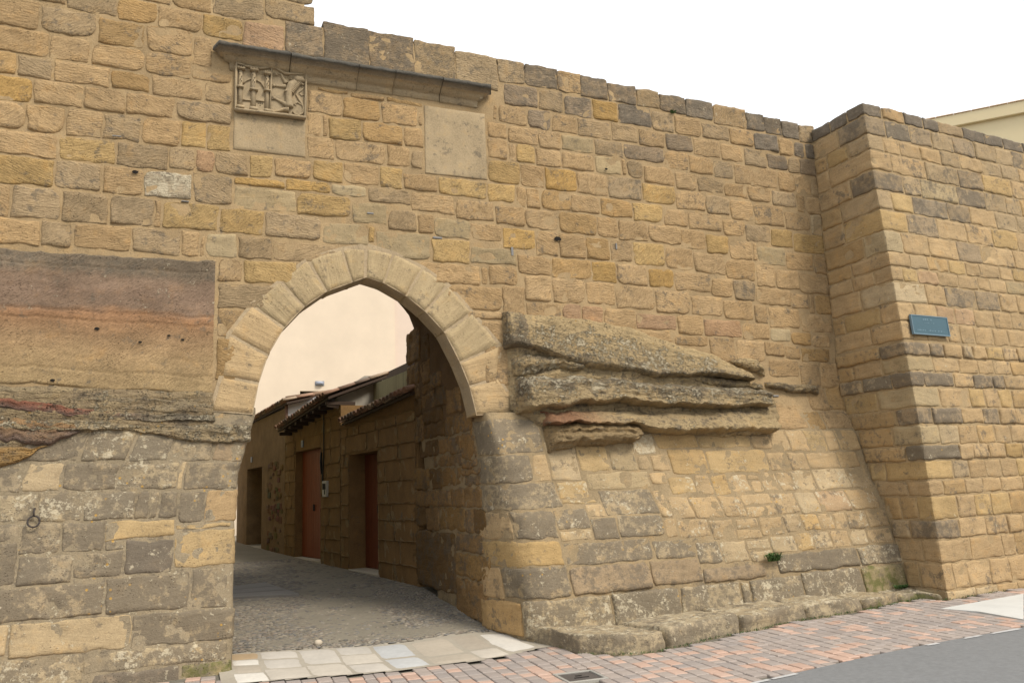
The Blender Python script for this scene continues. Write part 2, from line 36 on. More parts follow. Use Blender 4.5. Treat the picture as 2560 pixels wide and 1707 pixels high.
GZ=[(-3,0.0),(-0.6,0.02),(0,0.08),(1.2,0.21),(3.05,0.34),(5,0.37),(7.5,0.4),(10,0.45),(14,0.5),(40,0.8)]

def lerp(z, pts):
    if z <= pts[0][0]: return pts[0][1]
    for a, b in zip(pts, pts[1:]):
        if z <= b[0]: return a[1] + (b[1]-a[1])*(z-a[0])/(b[0]-a[0])
    return pts[-1][1]
# ------------------------------------------------------------------ camera
cd = bpy.data.cameras.new('camera'); cam = bpy.data.objects.new('camera', cd); COL.objects.link(cam)
cd.lens = 28.93; cd.sensor_width = 36; cd.clip_start = .05; cd.clip_end = 2000
cam.matrix_world = Matrix.Translation((0, -9.4925, 1.7)) @ Matrix(R).to_4x4()
C.camera = cam
# ------------------------------------------------------------------ sky, sun, exposure
SUN = Vector((.36, -.66, .80)).normalized()
w = bpy.data.worlds.new('World'); C.world = w; w.use_nodes = True
nt = w.node_tree; nt.nodes.clear()
o = nt.nodes.new('ShaderNodeOutputWorld'); bg = nt.nodes.new('ShaderNodeBackground'); bg.inputs[1].default_value = .12
sky = nt.nodes.new('ShaderNodeTexSky'); sky.sky_type = 'NISHITA'; sky.sun_disc = False
sky.sun_elevation = math.asin(SUN.z); sky.sun_rotation = math.atan2(SUN.x, SUN.y)
sky.dust_density = 4; sky.air_density = 1.2
tc = nt.nodes.new('ShaderNodeTexCoord'); nz = nt.nodes.new('ShaderNodeTexNoise'); nz.inputs['Scale'].default_value = 1.6; nz.inputs['Detail'].default_value = 5
mr = nt.nodes.new('ShaderNodeMapRange'); mr.inputs[1].default_value = .3; mr.inputs[2].default_value = .7; mr.inputs[3].default_value = .78; mr.inputs[4].default_value = .98
mx = nt.nodes.new('ShaderNodeMixRGB'); mx.inputs[2].default_value = (5.2, 5.4, 5.65, 1)      # cloud deck
nt.links.new(tc.outputs['Generated'], nz.inputs['Vector']); nt.links.new(nz.outputs[0], mr.inputs[0]); nt.links.new(mr.outputs[0], mx.inputs[0])
nt.links.new(sky.outputs[0], mx.inputs[1]); nt.links.new(mx.outputs[0], bg.inputs[0]); nt.links.new(bg.outputs[0], o.inputs[0])
sd = bpy.data.lights.new('sun', 'SUN'); sd.energy = 1.5; sd.angle = radians(17); sd.color = (1, .94, .85)
so = bpy.data.objects.new('sun', sd); COL.objects.link(so); so.rotation_euler = SUN.to_track_quat('Z', 'Y').to_euler()
C.view_settings.view_transform = 'Standard'; C.view_settings.look = 'None'; C.view_settings.gamma = 1; C.view_settings.exposure = 1.12
# ------------------------------------------------------------------ surfaces of the masonry: (s, z) -> point
PR=[(0,-.86),(.2,-.83),(.47,-.79),(1.35,-.58),(1.66,-.42),(2.3,-.25),(2.7,-.06),(2.97,0)]
PL=[(0,-.34),(.5,-.26),(1.5,-.13),(2.3,-.04),(2.6,0)]
XL=[(0,.68),(1.6,.69),(2.0,.72),(2.3,.80),(2.65,.90)]
RR=[(0,.16),(.5,.24),(1.4,.34),(2.0,.22),(2.3,.05),(2.6,.02)]
PB=[(0,-1.46),(.5,-1.42),(1,-1.40),(2.09,-1.36),(2.68,-1.33),(3.5,-1.27),(4.7,-1.20),(6,-1.11),(7.2,-1.07)]
DB=(0.9967,.0806)
def corner(s,r,c,da,db):
    # path: for s<0 goes along da (away), s>0 along db ; rounding r
    if s<=-r: x,y=c[0]-s*da[0],c[1]-s*da[1]
    elif s>=r: x,y=c[0]+s*db[0],c[1]+s*db[1]
    else:
        u=(s+r)/(2*r); a=(c[0]+r*da[0],c[1]+r*da[1]); b=(c[0]+r*db[0],c[1]+r*db[1])
        x=(1-u)**2*a[0]+2*u*(1-u)*c[0]+u*u*b[0]; y=(1-u)**2*a[1]+2*u*(1-u)*c[1]+u*u*b[1]
    return x,y
def P(surf,s,z):
    if surf=='U': return (s,0.,z)
    if surf=='R':
        p=lerp(z,PR); x,y=corner(s,lerp(z,RR),(3.58+.28*abs(p),p),(-.27,.963) if p<-.05 else (0,1),(1,0))
        if s<0 and y>0: x=3.58
        return (x,y,z)
    if surf=='L':
        p=lerp(z,PL); x,y=corner(-s,.09,(lerp(z,XL),p),(0,1),(-1,0)); return (x,y,z)
    if surf=='B':
        p=lerp(z,PB); x,y=corner(s,.008,(9.34,p),(0,1),DB); return (x,y,z)

P0_ = P
def P(surf, s, z):
    if surf == 'P': return (3.58, -s, z)
    return P0_(surf, s, z)
def frame(surf, s, z):
    p = Vector(P(surf, s, z)); e = .004
    n = (Vector(P(surf, s+e, z))-Vector(P(surf, s-e, z))).cross(Vector(P(surf, s, z+e))-Vector(P(surf, s, z-e))).normalized()
    return p, n
def gz(x, y):
    return .0116*(x-.7)*(1 if y < 0 else max(0, 1-y/2)) + lerp(y, GZ)
N3 = noise.noise
def fbm(p, o=3):
    v = 0; a = 1
    for _ in range(o): v += a*N3(p); p = p*2.03; a *= .5
    return v
# ------------------------------------------------------------------ object helpers
def prop(o, label=None, cat=None, group=None, kind=None):
    for k, v in (('label', label), ('category', cat), ('group', group), ('kind', kind)):
        if v: o[k] = v
    return o
def empty(name, loc, label, cat, group=None):
    o = bpy.data.objects.new(name, None); COL.objects.link(o); o.location = loc; o.empty_display_size = .2
    return prop(o, label, cat, group)
def link(name, me, parent=None):
    o = bpy.data.objects.new(name, me); COL.objects.link(o)
    if parent is not None:
        o.parent = parent; o.matrix_parent_inverse = Matrix.Translation(-parent.location)
    return o
def attrs(me, tint, wear, seed):
    n = len(me.vertices)
    def flat(c): return [x for t in c for x in (*t[:3], 1)] if isinstance(c[0], (tuple, list)) else [*c[:3], 1]*n
    a = me.attributes.new('tint', 'FLOAT_COLOR', 'POINT'); a.data.foreach_set('color', flat(tint))
    a = me.attributes.new('wear', 'FLOAT_COLOR', 'POINT'); a.data.foreach_set('color', flat(wear))
    a = me.attributes.new('seed', 'FLOAT', 'POINT'); a.data.foreach_set('value', seed if isinstance(seed, list) else [seed]*n)
def mesh(name, verts, faces, mat, tint=(.4, .3, .2), wear=(0, 0, 0), seed=0., smooth=True):
    me = bpy.data.meshes.new(name); me.from_pydata(verts, [], faces)
    if smooth: me.polygons.foreach_set('use_smooth', [True]*len(me.polygons))
    me.materials.append(mat); attrs(me, tint, wear, seed); me.update()
    return me
def add(name, verts, faces, mat, parent=None, **k):
    return link(name, mesh(name, verts, faces, mat, **k), parent)
class MB:
    def __init__(s): s.v = []; s.f = []; s.t = []; s.w = []; s.sd = []
    def put(s, v, f, t=(.4, .3, .2), w=(0, 0, 0), sd=0.):
        b = len(s.v); s.v += [tuple(p) for p in v]; s.f += [[i+b for i in q] for q in f]
        n = len(v); s.t += (list(t) if isinstance(t[0], (tuple, list)) else [t]*n); s.w += (list(w) if isinstance(w[0], (tuple, list)) else [w]*n); s.sd += [sd]*n
    def box(s, x0, x1, y0, y1, z0, z1, fn=None, t=(.4, .3, .2), w=(0, 0, 0), sd=0., bev=0.):
        if bev:
            b = bev; v = []; 
            for (zz, i) in ((z0, b), (z0+b, 0), (z1-b, 0), (z1, b)):
                v += [(x0+i, y0+i, zz), (x1-i, y0+i, zz), (x1-i, y1-i, zz), (x0+i, y1-i, zz)]
            f = [[3, 2, 1, 0], [12, 13, 14, 15]]
            for k in range(3):
                for q in range(4): f.append([4*k+q, 4*k+(q+1) % 4, 4*k+4+(q+1) % 4, 4*k+4+q])
        else:
            v = [(x, y, z) for z in (z0, z1) for (x, y) in ((x0, y0), (x1, y0), (x1, y1), (x0, y1))]
            f = [[3, 2, 1, 0], [4, 5, 6, 7], [0, 1, 5, 4], [1, 2, 6, 5], [2, 3, 7, 6], [3, 0, 4, 7]]
        if fn: v = [fn(*p) for p in v]
        s.put(v, f, t, w, sd)
    def tube(s, pts, t=(.4, .3, .2), n=8, flat=1., up=Vector((0, -1, 0)), w=(0, 0, 0)):
        v = []; L = len(pts)
        for i, (p, r) in enumerate(pts):
            p = Vector(p); a = Vector(pts[max(i-1, 0)][0]); b = Vector(pts[min(i+1, L-1)][0]); d = (b-a).normalized()
            m = d.cross(up)
            if m.length < 1e-3: m = d.cross(Vector((1, 0, 0)))
            m.normalize(); u = m.cross(d).normalized()
            for k in range(n):
                an = 2*pi*k/n; v.append(p+m*r*cos(an)+u*r*flat*sin(an))
        f = [[i*n+k, i*n+(k+1) % n, (i+1)*n+(k+1) % n, (i+1)*n+k] for i in range(L-1) for k in range(n)]
        f += [list(range(n))[::-1], [(L-1)*n+k for k in range(n)]]
        s.put(v, f, t, w)
    def build(s, name, mat, parent=None, smooth=False):
        return add(name, s.v, s.f, mat, parent, tint=s.t, wear=s.w, seed=s.sd, smooth=smooth)
# ------------------------------------------------------------------ materials
def new_mat(name):
    m = bpy.data.materials.new(name); m.use_nodes = True; nt = m.node_tree; nt.nodes.clear()
    out = nt.nodes.new('ShaderNodeOutputMaterial'); b = nt.nodes.new('ShaderNodeBsdfPrincipled'); nt.links.new(b.outputs[0], out.inputs[0])
    def N(t, **k):
        n = nt.nodes.new(t)
        for a, v in k.items(): setattr(n, a, v)
        return n
    def I(sock, v):
        if isinstance(v, bpy.types.NodeSocket): nt.links.new(v, sock)
        else: sock.default_value = v
    def M(op, a, b=0., c=None, clamp=False):
        n = N('ShaderNodeMath', operation=op, use_clamp=clamp); I(n.inputs[0], a); I(n.inputs[1], b)
        if c is not None: I(n.inputs[2], c)
        return n.outputs[0]
    def noise_(vec, scale, det=4., rough=.55, fac=True):
        n = N('ShaderNodeTexNoise'); I(n.inputs['Vector'], vec); n.inputs['Scale'].default_value = scale; n.inputs['Detail'].default_value = det; n.inputs['Roughness'].default_value = rough
        return n.outputs[0]
    def mapv(vec, scale=(1, 1, 1), rot=(0, 0, 0)):
        n = N('ShaderNodeMapping'); I(n.inputs[0], vec); n.inputs['Scale'].default_value = scale; n.inputs['Rotation'].default_value = rot
        return n.outputs[0]
    def mix(f, a, b, bt='MIX'):
        n = N('ShaderNodeMixRGB', blend_type=bt); I(n.inputs[0], f); I(n.inputs[1], a); I(n.inputs[2], b); return n.outputs[0]
    def sstep(x, a, b):
        n = N('ShaderNodeMapRange', interpolation_type='SMOOTHSTEP'); I(n.inputs[0], x); I(n.inputs[1], a); I(n.inputs[2], b); return n.outputs[0]
    return m, nt, b, N, I, M, noise_, mapv, mix, sstep
def rgb(*c): return (*c, 1)
def masonry_mat(name, chisel=.5, lam=1., pit=1., bump=1., fine=1., dist=.022):
    m, nt, b, N, I, M, no, mp, mix, ss = new_mat(name)
    tc = N('ShaderNodeTexCoord').outputs['Object']
    at = N('ShaderNodeAttribute', attribute_name='tint').outputs['Color']; aw = N('ShaderNodeAttribute', attribute_name='wear').outputs['Color']
    sd = N('ShaderNodeAttribute', attribute_name='seed').outputs['Fac']
    sw = N('ShaderNodeSeparateColor'); I(sw.inputs[0], aw); pat, moss, lich = sw.outputs[0], sw.outputs[1], sw.outputs[2]
    off = N('ShaderNodeCombineXYZ'); I(off.inputs[0], M('MULTIPLY', sd, 13.1)); I(off.inputs[1], M('MULTIPLY', sd, 7.7)); I(off.inputs[2], M('MULTIPLY', sd, 3.3))
    v = N('ShaderNodeVectorMath', operation='ADD'); I(v.inputs[0], tc); I(v.inputs[1], off.outputs[0]); v = v.outputs[0]
    ang = N('ShaderNodeAttribute', attribute_name='ang').outputs['Fac']
    rot = N('ShaderNodeVectorRotate', rotation_type='AXIS_ANGLE'); I(rot.inputs['Vector'], v); rot.inputs['Axis'].default_value = (0, 1, 0); I(rot.inputs['Angle'], M('ADD', ang, M('MULTIPLY', M('SINE', M('MULTIPLY', sd, 91.)), .22)))
    vr = rot.outputs[0]
    rot2 = N('ShaderNodeVectorRotate', rotation_type='AXIS_ANGLE'); I(rot2.inputs['Vector'], v); rot2.inputs['Axis'].default_value = (0, 1, 0); I(rot2.inputs['Angle'], M('MULTIPLY_ADD', M('SINE', M('MULTIPLY', sd, 57.)), .7, .25))
    big = no(v, 2.3, 5, .6); mid = no(v, 7., 5, .6); grain = no(v, 55., 5, .7)
    bands = no(mp(vr, (1.3, 1.3, 17)), 1., 6, .68)
    chis = no(mp(rot2.outputs[0], (15, 30, 60)), 1., 4, .62)
    lum = M('ADD', M('ADD', M('MULTIPLY', big, .55), M('MULTIPLY', grain, .62*fine)), M('ADD', M('MULTIPLY', bands, .34*lam), .08))
    lum = M('ADD', lum, M('MULTIPLY', M('SUBTRACT', mid, .5), .3))
    lum = M('ADD', lum, M('MULTIPLY', M('SUBTRACT', chis, .5), .85*chisel))
    lc = N('ShaderNodeCombineColor'); 
    for k in range(3): I(lc.inputs[k], lum)
    col = mix(1., at, lc.outputs[0], 'MULTIPLY')
    # hue drift: ochre and grey beds
    col = mix(M('MULTIPLY', ss(mid, .52, .75), .35), col, mix(1., col, rgb(1.08, .9, .62), 'MULTIPLY'))
    col = mix(M('MULTIPLY', ss(bands, .58, .75), min(.4, .45*lam)), col, mix(1., col, rgb(.78, .8, .84), 'MULTIPLY'))
    # dark patina
    pn = M('ADD', M('MULTIPLY', no(tc, 3.4, 9, .66), .45), M('MULTIPLY', no(tc, 13., 9, .72), .55))
    pn = M('ADD', M('MULTIPLY', M('SUBTRACT', pn, .5), 2.4), .5); pm = ss(M('ADD', pn, M('MULTIPLY', pat, .85)), .64, .86)
    col = mix(M('MULTIPLY', pm, .72), col, mix(grain, rgb(.075, .06, .044), rgb(.17, .14, .10)))
    # pale lichen crust
    ln = no(tc, 24., 8, .72); lb = no(tc, 5.5, 7, .66)
    lq = M('ADD', M('MULTIPLY', M('SUBTRACT', M('ADD', M('MULTIPLY', ln, .55), M('MULTIPLY', lb, .45)), .5), 2.4), .5)
    lm = ss(M('ADD', lq, M('MULTIPLY', lich, .36)), .78, .92)
    lm = M('MULTIPLY', lm, ss(lich, .02, .15))
    col = mix(M('MULTIPLY', lm, .7), col, mix(no(tc, 70., 3), rgb(.38, .32, .205), rgb(.60, .52, .375)))
    vo = N('ShaderNodeTexVoronoi'); I(vo.inputs['Vector'], tc); vo.inputs['Scale'].default_value = 13
    om = M('MULTIPLY', M('MULTIPLY', M('LESS_THAN', vo.outputs['Distance'], .17), ss(no(tc, 3.1, 3), .56, .64)), M('GREATER_THAN', lich, .3))
    col = mix(M('MULTIPLY', om, .75), col, rgb(.42, .24, .05))
    # moss
    mm = ss(M('ADD', no(tc, 9., 7, .65), moss), .92, 1.1)
    col = mix(M('MULTIPLY', mm, .85), col, mix(grain, rgb(.06, .065, .018), rgb(.16, .15, .05)))
    # pits
    pv = N('ShaderNodeTexVoronoi'); I(pv.inputs['Vector'], mp(v, (1, 1, 1.6))); pv.inputs['Scale'].default_value = 34
    pits = M('MULTIPLY', ss(pv.outputs['Distance'], .26, .12), ss(no(v, 5., 3), .5, .62))
    col = mix(M('MULTIPLY', pits, .55*pit), col, mix(1., col, rgb(.3, .27, .25), 'MULTIPLY'))
    I(b.inputs['Base Color'], col); b.inputs['Roughness'].default_value = .95; b.inputs['Specular IOR Level'].default_value = .2
    h = M('ADD', M('MULTIPLY', grain, .35*fine), M('MULTIPLY', chis, 1.1*chisel)); h = M('ADD', h, M('MULTIPLY', bands, .55*lam)); h = M('ADD', h, M('MULTIPLY', mid, .6))
    h = M('SUBTRACT', h, M('MULTIPLY', pits, .9*pit)); h = M('ADD', h, M('MULTIPLY', lm, .15))
    bu = N('ShaderNodeBump'); bu.inputs['Strength'].default_value = 1.0*bump; bu.inputs['Distance'].default_value = dist; I(bu.inputs['Height'], h); I(b.inputs['Normal'], bu.outputs[0])
    return m
STONE = masonry_mat('sandstone', chisel=.85, lam=.8)
DRESSED = masonry_mat('dressed_sandstone', chisel=.25, lam=1.1, bump=.7)
MORTAR = masonry_mat('lime_mortar', chisel=0., lam=.0, pit=.5, bump=.8)
ROCK = masonry_mat('bedded_rock', chisel=.3, lam=1.2, bump=1.6, pit=1.3, dist=.05)
VOUSS = masonry_mat('arch_sandstone', chisel=.2, lam=1.9, bump=.8)
TOOLED = masonry_mat('tooled_rock', chisel=.75, lam=.6, bump=1.)
SMOOTHST = masonry_mat('smooth_limestone', chisel=0., lam=.1, pit=.6, bump=.35)
def simple(name, col, rough=.8, var=.25, scale=12., bump=.2, dist=.01, metal=0., attr=False, streak=0., spec=.3):
    m, nt, b, N, I, M, no, mp, mix, ss = new_mat(name)
    tc = N('ShaderNodeTexCoord').outputs['Object']
    base = N('ShaderNodeAttribute', attribute_name='tint').outputs['Color'] if attr else rgb(*col)
    n1 = no(tc, scale, 6, .62); n2 = no(tc, scale*.13, 4)
    f = M('ADD', 1-var, M('MULTIPLY', M('ADD', n1, n2), var))
    if streak: f = M('SUBTRACT', f, M('MULTIPLY', ss(no(mp(tc, (9, 9, .35)), 1., 4), .48, .75), streak))
    lc = N('ShaderNodeCombineColor')
    for k in range(3): I(lc.inputs[k], f)
    I(b.inputs['Base Color'], mix(1., base, lc.outputs[0], 'MULTIPLY'))
    b.inputs['Roughness'].default_value = rough; b.inputs['Metallic'].default_value = metal; b.inputs['Specular IOR Level'].default_value = spec
    bu = N('ShaderNodeBump'); bu.inputs['Strength'].default_value = bump; bu.inputs['Distance'].default_value = dist; I(bu.inputs['Height'], n1); I(b.inputs['Normal'], bu.outputs[0])
    return m
# ------------------------------------------------------------------ stones
TINT = dict(t=(.428, .287, .143), y=(.435, .29, .122), Y=(.445, .278, .10), o=(.40, .255, .11), g=(.362, .258, .142), b=(.37, .28, .155), d=(.275, .20, .122),
            k=(.225, .178, .125), p=(.42, .265, .145), l=(.46, .345, .20), w=(.48, .38, .245), x=(.31, .243, .152), X=(.38, .30, .185), D=(.19, .15, .11), m=(.29, .23, .12))
WEAR = dict(d=(.22, 0, .15), k=(.36, 0, .1), g=(.12, 0, 0), x=(.42, .05, .36), X=(.38, .06, .62), D=(.42, 0, .45), l=(.05, 0, .3), w=(.1, 0, 1.), m=(.2, .5, .3))
def stone_data(surf, s0, s1, z0, z1, prot=.0065, res=.032, rough=1., rcs=(.012, .06), rim=.016, taper=None):
    a = (s1-s0)/2; b = (z1-z0)/2; sc = (s0+s1)/2; zc = (z0+z1)/2
    seed = random.random(); off = Vector((seed*91, seed*37, seed*53))
    def ax(h):
        k = max(2, min(22, int(2*(h-.02)/res)))
        i = min(.02, h*.4); e = min(.006, h*.2)
        return [-h, -h+e] + [-h+i+(2*h-2*i)*q/k for q in range(k+1)] + [h-e, h]
    us = ax(a); vs = ax(b)
    if surf == 'B' and s0 < -.05 and s1 > .05: us = sorted([u for u in us if abs(u+sc) > .02]+[-sc-.009, -sc, -sc+.009])
    nu = len(us); nv = len(vs)
    rc = [min(random.uniform(*rcs)*random.choice((.6, 1, 1, 1.5, 2.4)), .8*min(a, b)) for _ in range(4)]
    tx = random.uniform(-.008, .008); tz = random.uniform(-.007, .007); pr = prot*random.uniform(.55, 1.5)
    ww = .019*rough
    verts = []
    for j, v in enumerate(vs):
        for i, u in enumerate(us):
            r = rc[(u > 0)+2*(v > 0)]
            qx = abs(u)-(a-r); qy = abs(v)-(b-r); x, y = u, v
            if qx > 0 and qy > 0:
                p_, q_ = qx/r, qy/r
                x = math.copysign(a-r+p_*sqrt(1-q_*q_/2)*r, u); y = math.copysign(b-r+q_*sqrt(1-p_*p_/2)*r, v)
            d = min(i, j, nu-1-i, nv-1-j)
            P_, n = frame(surf, sc+x, zc+y)
            q = P_ + off
            wx = N3(q*6.)*ww + N3(q*19.)*ww*.45; wy = N3(q*6.+Vector((9, 4, 2)))*ww + N3(q*19.+Vector((3, 8, 1)))*ww*.45
            h = (-rim, pr*.55-.002, 0)[d] if d < 2 else pr
            if d >= 2: h += x/a*tx + y/b*tz + rough*(N3(q*6.)*.008 + N3(Vector((q.x*15+q.z*9, q.y*15, q.z*24)))*.0075 - max(0, N3(q*4.5+Vector((7, 1, 3)))-.32)*.05)
            elif d == 1: h += rough*(N3(q*11.)*.008+N3(q*29.)*.004)
            P2, _ = frame(surf, sc+x+wx, zc+y+wy)
            verts.append(P2 + n*h)
    faces = [[j*nu+i, j*nu+i+1, (j+1)*nu+i+1, (j+1)*nu+i] for j in range(nv-1) for i in range(nu-1)]
    hinge = set()
    if surf == 'B' and s0 < -.05 and s1 > .05:
        ic = min(range(nu), key=lambda i: abs(us[i]+sc)); hinge = {j*nu+ic for j in range(nv)}
    return verts, faces, seed, hinge
def tint_of(c, var=.10):
    t = TINT.get(c, TINT['t']); k = 1+random.uniform(-var, var)*1.2; h = random.uniform(-var, var)*.5
    return (t[0]*k, t[1]*k*(1-h*.35), t[2]*k*(1-h))
def stone(name, parent, surf, s0, s1, z0, z1, c='t', mat=STONE, wear=None, tintf=1., blend=0., bcol=(.38, .285, .16), **kw):
    v, f, sd, hinge = stone_data(surf, s0, s1, z0, z1, **kw)
    wr = wear or WEAR.get(c, (0.07, 0, 0)); t = tint_of(c); t = tuple(p*(1-blend)+q*blend for p, q in zip(t, bcol))
    wr = (max(0, wr[0]+random.uniform(-.08, .08)), wr[1], wr[2])
    o = add(name, v, f, mat, parent, tint=tuple(x*tintf for x in t), wear=wr, seed=sd)
    if hinge:
        for e in o.data.edges:
            if e.vertices[0] in hinge and e.vertices[1] in hinge: e.use_edge_sharp = True
    return o
def sheet(name, parent, surf, sr, zr, step, mask=None, off=.0, tint=(.48, .338, .178), wear=(0, 0, 0), amp=.006, wearf=None):
    ns = max(1, int((sr[1]-sr[0])/step)); nz_ = max(1, int((zr[1]-zr[0])/step))
    verts = []; faces = []; wl = []
    for j in range(nz_+1):
        z = zr[0]+(zr[1]-zr[0])*j/nz_
        for i in range(ns+1):
            s = sr[0]+(sr[1]-sr[0])*i/ns
            p, n = frame(surf, s, z); verts.append(p+n*(off+amp*fbm(p*8., 3)))
            wl.append(wearf(p) if wearf else wear)
    for j in range(nz_):
        for i in range(ns):
            q = [j*(ns+1)+i, j*(ns+1)+i+1, (j+1)*(ns+1)+i+1, (j+1)*(ns+1)+i]
            c = (verts[q[0]]+verts[q[2]])/2
            if mask is None or mask(c): faces.append(q)
    return add(name, verts, faces, MORTAR, parent, tint=tint, wear=wl, seed=.3)
# ================================================================== GATE WALL
gate = empty('gate_wall', (3.6, 1.2, 0), 'long sandstone town wall with the pointed archway and carved shield', 'wall')
for a in ARCH:                                                         # the ring is a little broader than its joints show
    dx, dz = a[2]-a[0], a[3]-a[1]; L_ = math.hypot(dx, dz); a[2] += dx/L_*.045; a[3] += dz/L_*.045
inn = [(a[0], a[1]) for a in ARCH]; out_ = [(a[2], a[3]) for a in ARCH]
def out_z(x):
    best = None
    for a, b in zip(out_, out_[1:]):
        if min(a[0], b[0]) <= x <= max(a[0], b[0]) and abs(a[0]-b[0]) > 1e-4:
            z = a[1]+(b[1]-a[1])*(x-a[0])/(b[0]-a[0]); best = z if best is None else max(best, z)
    return best
def in_arch(c, m=.05):
    if c.y > .3: return False
    if c.z < 2.60: return False
    z = out_z(c.x)
    return z is not None and c.z < z-m and .55 < c.x < 3.98
TOPS = [(1.42, 7.46), (2.8, 7.465), (3.4, 7.44), (4.0, 7.39), (4.9, 7.37), (5.7, 7.30), (6.5, 7.25), (7.5, 7.22), (8.4, 7.16), (9.4, 7.10)]
sheet('mortar_bed', gate, 'U', (-3.6, 1.40), (2.6, 9.4), .06, lambda c: not in_arch(c))
sheet('mortar_bed', gate, 'U', (1.40, 3.62), (2.6, 7.47), .05, lambda c: not in_arch(c) and c.z < lerp(c.x, TOPS))
sheet('mortar_bed', gate, 'U', (3.62, 9.38), (2.97, 7.42), .05, lambda c: not in_arch(c) and c.z < lerp(c.x, TOPS)-.005)
lowwear = lambda p: (.25*max(0, 1-p.z/1.2), max(0, .42-.9*p.z), .35*max(0, 1-p.z/1.6))
sheet('mortar_bed', gate, 'R', (-2.95, 5.76), (-.1, 2.66), .055, None, tint=(.385, .285, .16), wearf=lowwear)
sheet('mortar_bed', gate, 'R', (0.0, 5.76), (2.64, 2.97), .05, lambda c: not in_arch(c))
sheet('mortar_bed', gate, 'L', (-4.3, 3.0), (-.15, 2.73), .055, None, tint=(.36, .285, .18), wearf=lambda p: (.12, max(0, .3-.6*p.z), .45))
# body of the wall behind the facing
mb = MB()
mb.box(-3.6, .35, .12, 2.9, 0, 9.4); mb.box(.35, 1.38, .12, 2.9, 5.2, 9.4); sk = lambda x, y, z: (x, y, z if z < 6 else lerp(x, TOPS)-.04)
mb.box(1.38, 3.95, .05, 2.9, 5.2, 6.98, sk); mb.box(3.95, 9.9, .05, 1.4, 3.2, 6.93, sk); mb.box(3.95, 9.9, .12, 1.4, 0, 3.2); mb.box(3.95, 4.4, 1.4, 2.9, 0, 6.9)
mb.build('rubble_core', MORTAR, gate)
# vault of the passage
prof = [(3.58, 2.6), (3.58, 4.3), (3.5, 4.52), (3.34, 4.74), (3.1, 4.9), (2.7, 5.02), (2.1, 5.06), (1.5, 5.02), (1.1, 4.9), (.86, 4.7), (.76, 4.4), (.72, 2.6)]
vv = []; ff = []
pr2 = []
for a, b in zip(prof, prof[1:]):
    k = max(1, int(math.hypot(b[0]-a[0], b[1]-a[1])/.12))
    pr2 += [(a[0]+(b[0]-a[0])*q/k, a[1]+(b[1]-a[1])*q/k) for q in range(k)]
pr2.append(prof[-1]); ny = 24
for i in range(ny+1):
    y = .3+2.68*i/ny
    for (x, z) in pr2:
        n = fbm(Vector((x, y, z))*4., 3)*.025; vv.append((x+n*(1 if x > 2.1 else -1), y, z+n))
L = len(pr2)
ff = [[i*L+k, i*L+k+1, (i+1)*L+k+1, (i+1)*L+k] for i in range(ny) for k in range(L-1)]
add('vault', vv, ff, MORTAR, gate, tint=(.21, .125, .055))  # low tint paints in part of the passage's shade
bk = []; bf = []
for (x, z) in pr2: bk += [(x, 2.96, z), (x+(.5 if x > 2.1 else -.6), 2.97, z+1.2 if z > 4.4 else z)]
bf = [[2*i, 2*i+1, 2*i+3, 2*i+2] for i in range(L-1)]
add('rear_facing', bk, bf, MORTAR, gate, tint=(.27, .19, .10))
# traced stones
nst = 0
for sf, kd, txt in STONES:
    for ln in txt.split(';'):
        a = ln.split(); s0, s1, z0, z1 = [int(q)/1000 for q in a[:4]]; c = a[4]
        zc = (z0+z1)/2
        if s1-s0 < .035 or z1-z0 < .03: continue
        if kd == 'c':
            stone('coping_stone', gate, sf, s0-.008, s1+.008, z0, z1+.015, c, prot=.012, rcs=(.012, .035), blend=.12, wear=(.34 if c in 'dk' else .2, 0, .3), rim=.3)
        elif kd == 'p':
            stone('passage_stone', gate, 'P', s0, s1, z0, z1, 'o' if c in 'kd' else c, prot=.014, rough=1.8, blend=.5, bcol=(.44, .235, .075), tintf=.46 if c in 'kd' else .70, wear=(.2, 0, 0))  # tints scaled down to paint in the shadow inside the archway
        elif kd == 'j':
            big = c in 'xXdm'
            stone('base_course_stone' if zc < 1.0 else 'jamb_stone', gate, sf, s0, s1, z0, z1, c, mat=DRESSED, blend=.45 if zc > 1 else .15, prot=.02 if zc < .8 else .008, rough=1.15, rcs=(.015, .045), rim=.03)
        elif sf == 'L':
            stone('pier_stone', gate, sf, s0, s1, z0, z1, 'l' if c == 'Y' else c, mat=DRESSED, blend=.55 if c in 'yY' else .15, prot=.009, rim=.014, rcs=(.008, .03), rough=1.)
        elif zc < 2.4:
            wr = WEAR.get(c, (.06, 0, .12)); stone('lower_wall_stone', gate, sf, s0, s1, z0, z1, c, mat=DRESSED, prot=.007, rcs=(.01, .04), rim=.012, rough=.9, blend=.5, wear=(wr[0]*.8+.06*(zc < 1.5), wr[1], max(wr[2], .55 if zc < 1.7 else .3)))
        else:
            far = sf == 'R' and s0 > 2.2
            k = .9 if c != 'b' else .8
            stone('wall_stone', gate, sf, s0, s1, z0, z1, c, mat=STONE if c not in 'b' else DRESSED, prot=.0125 if c != 'b' else .008)
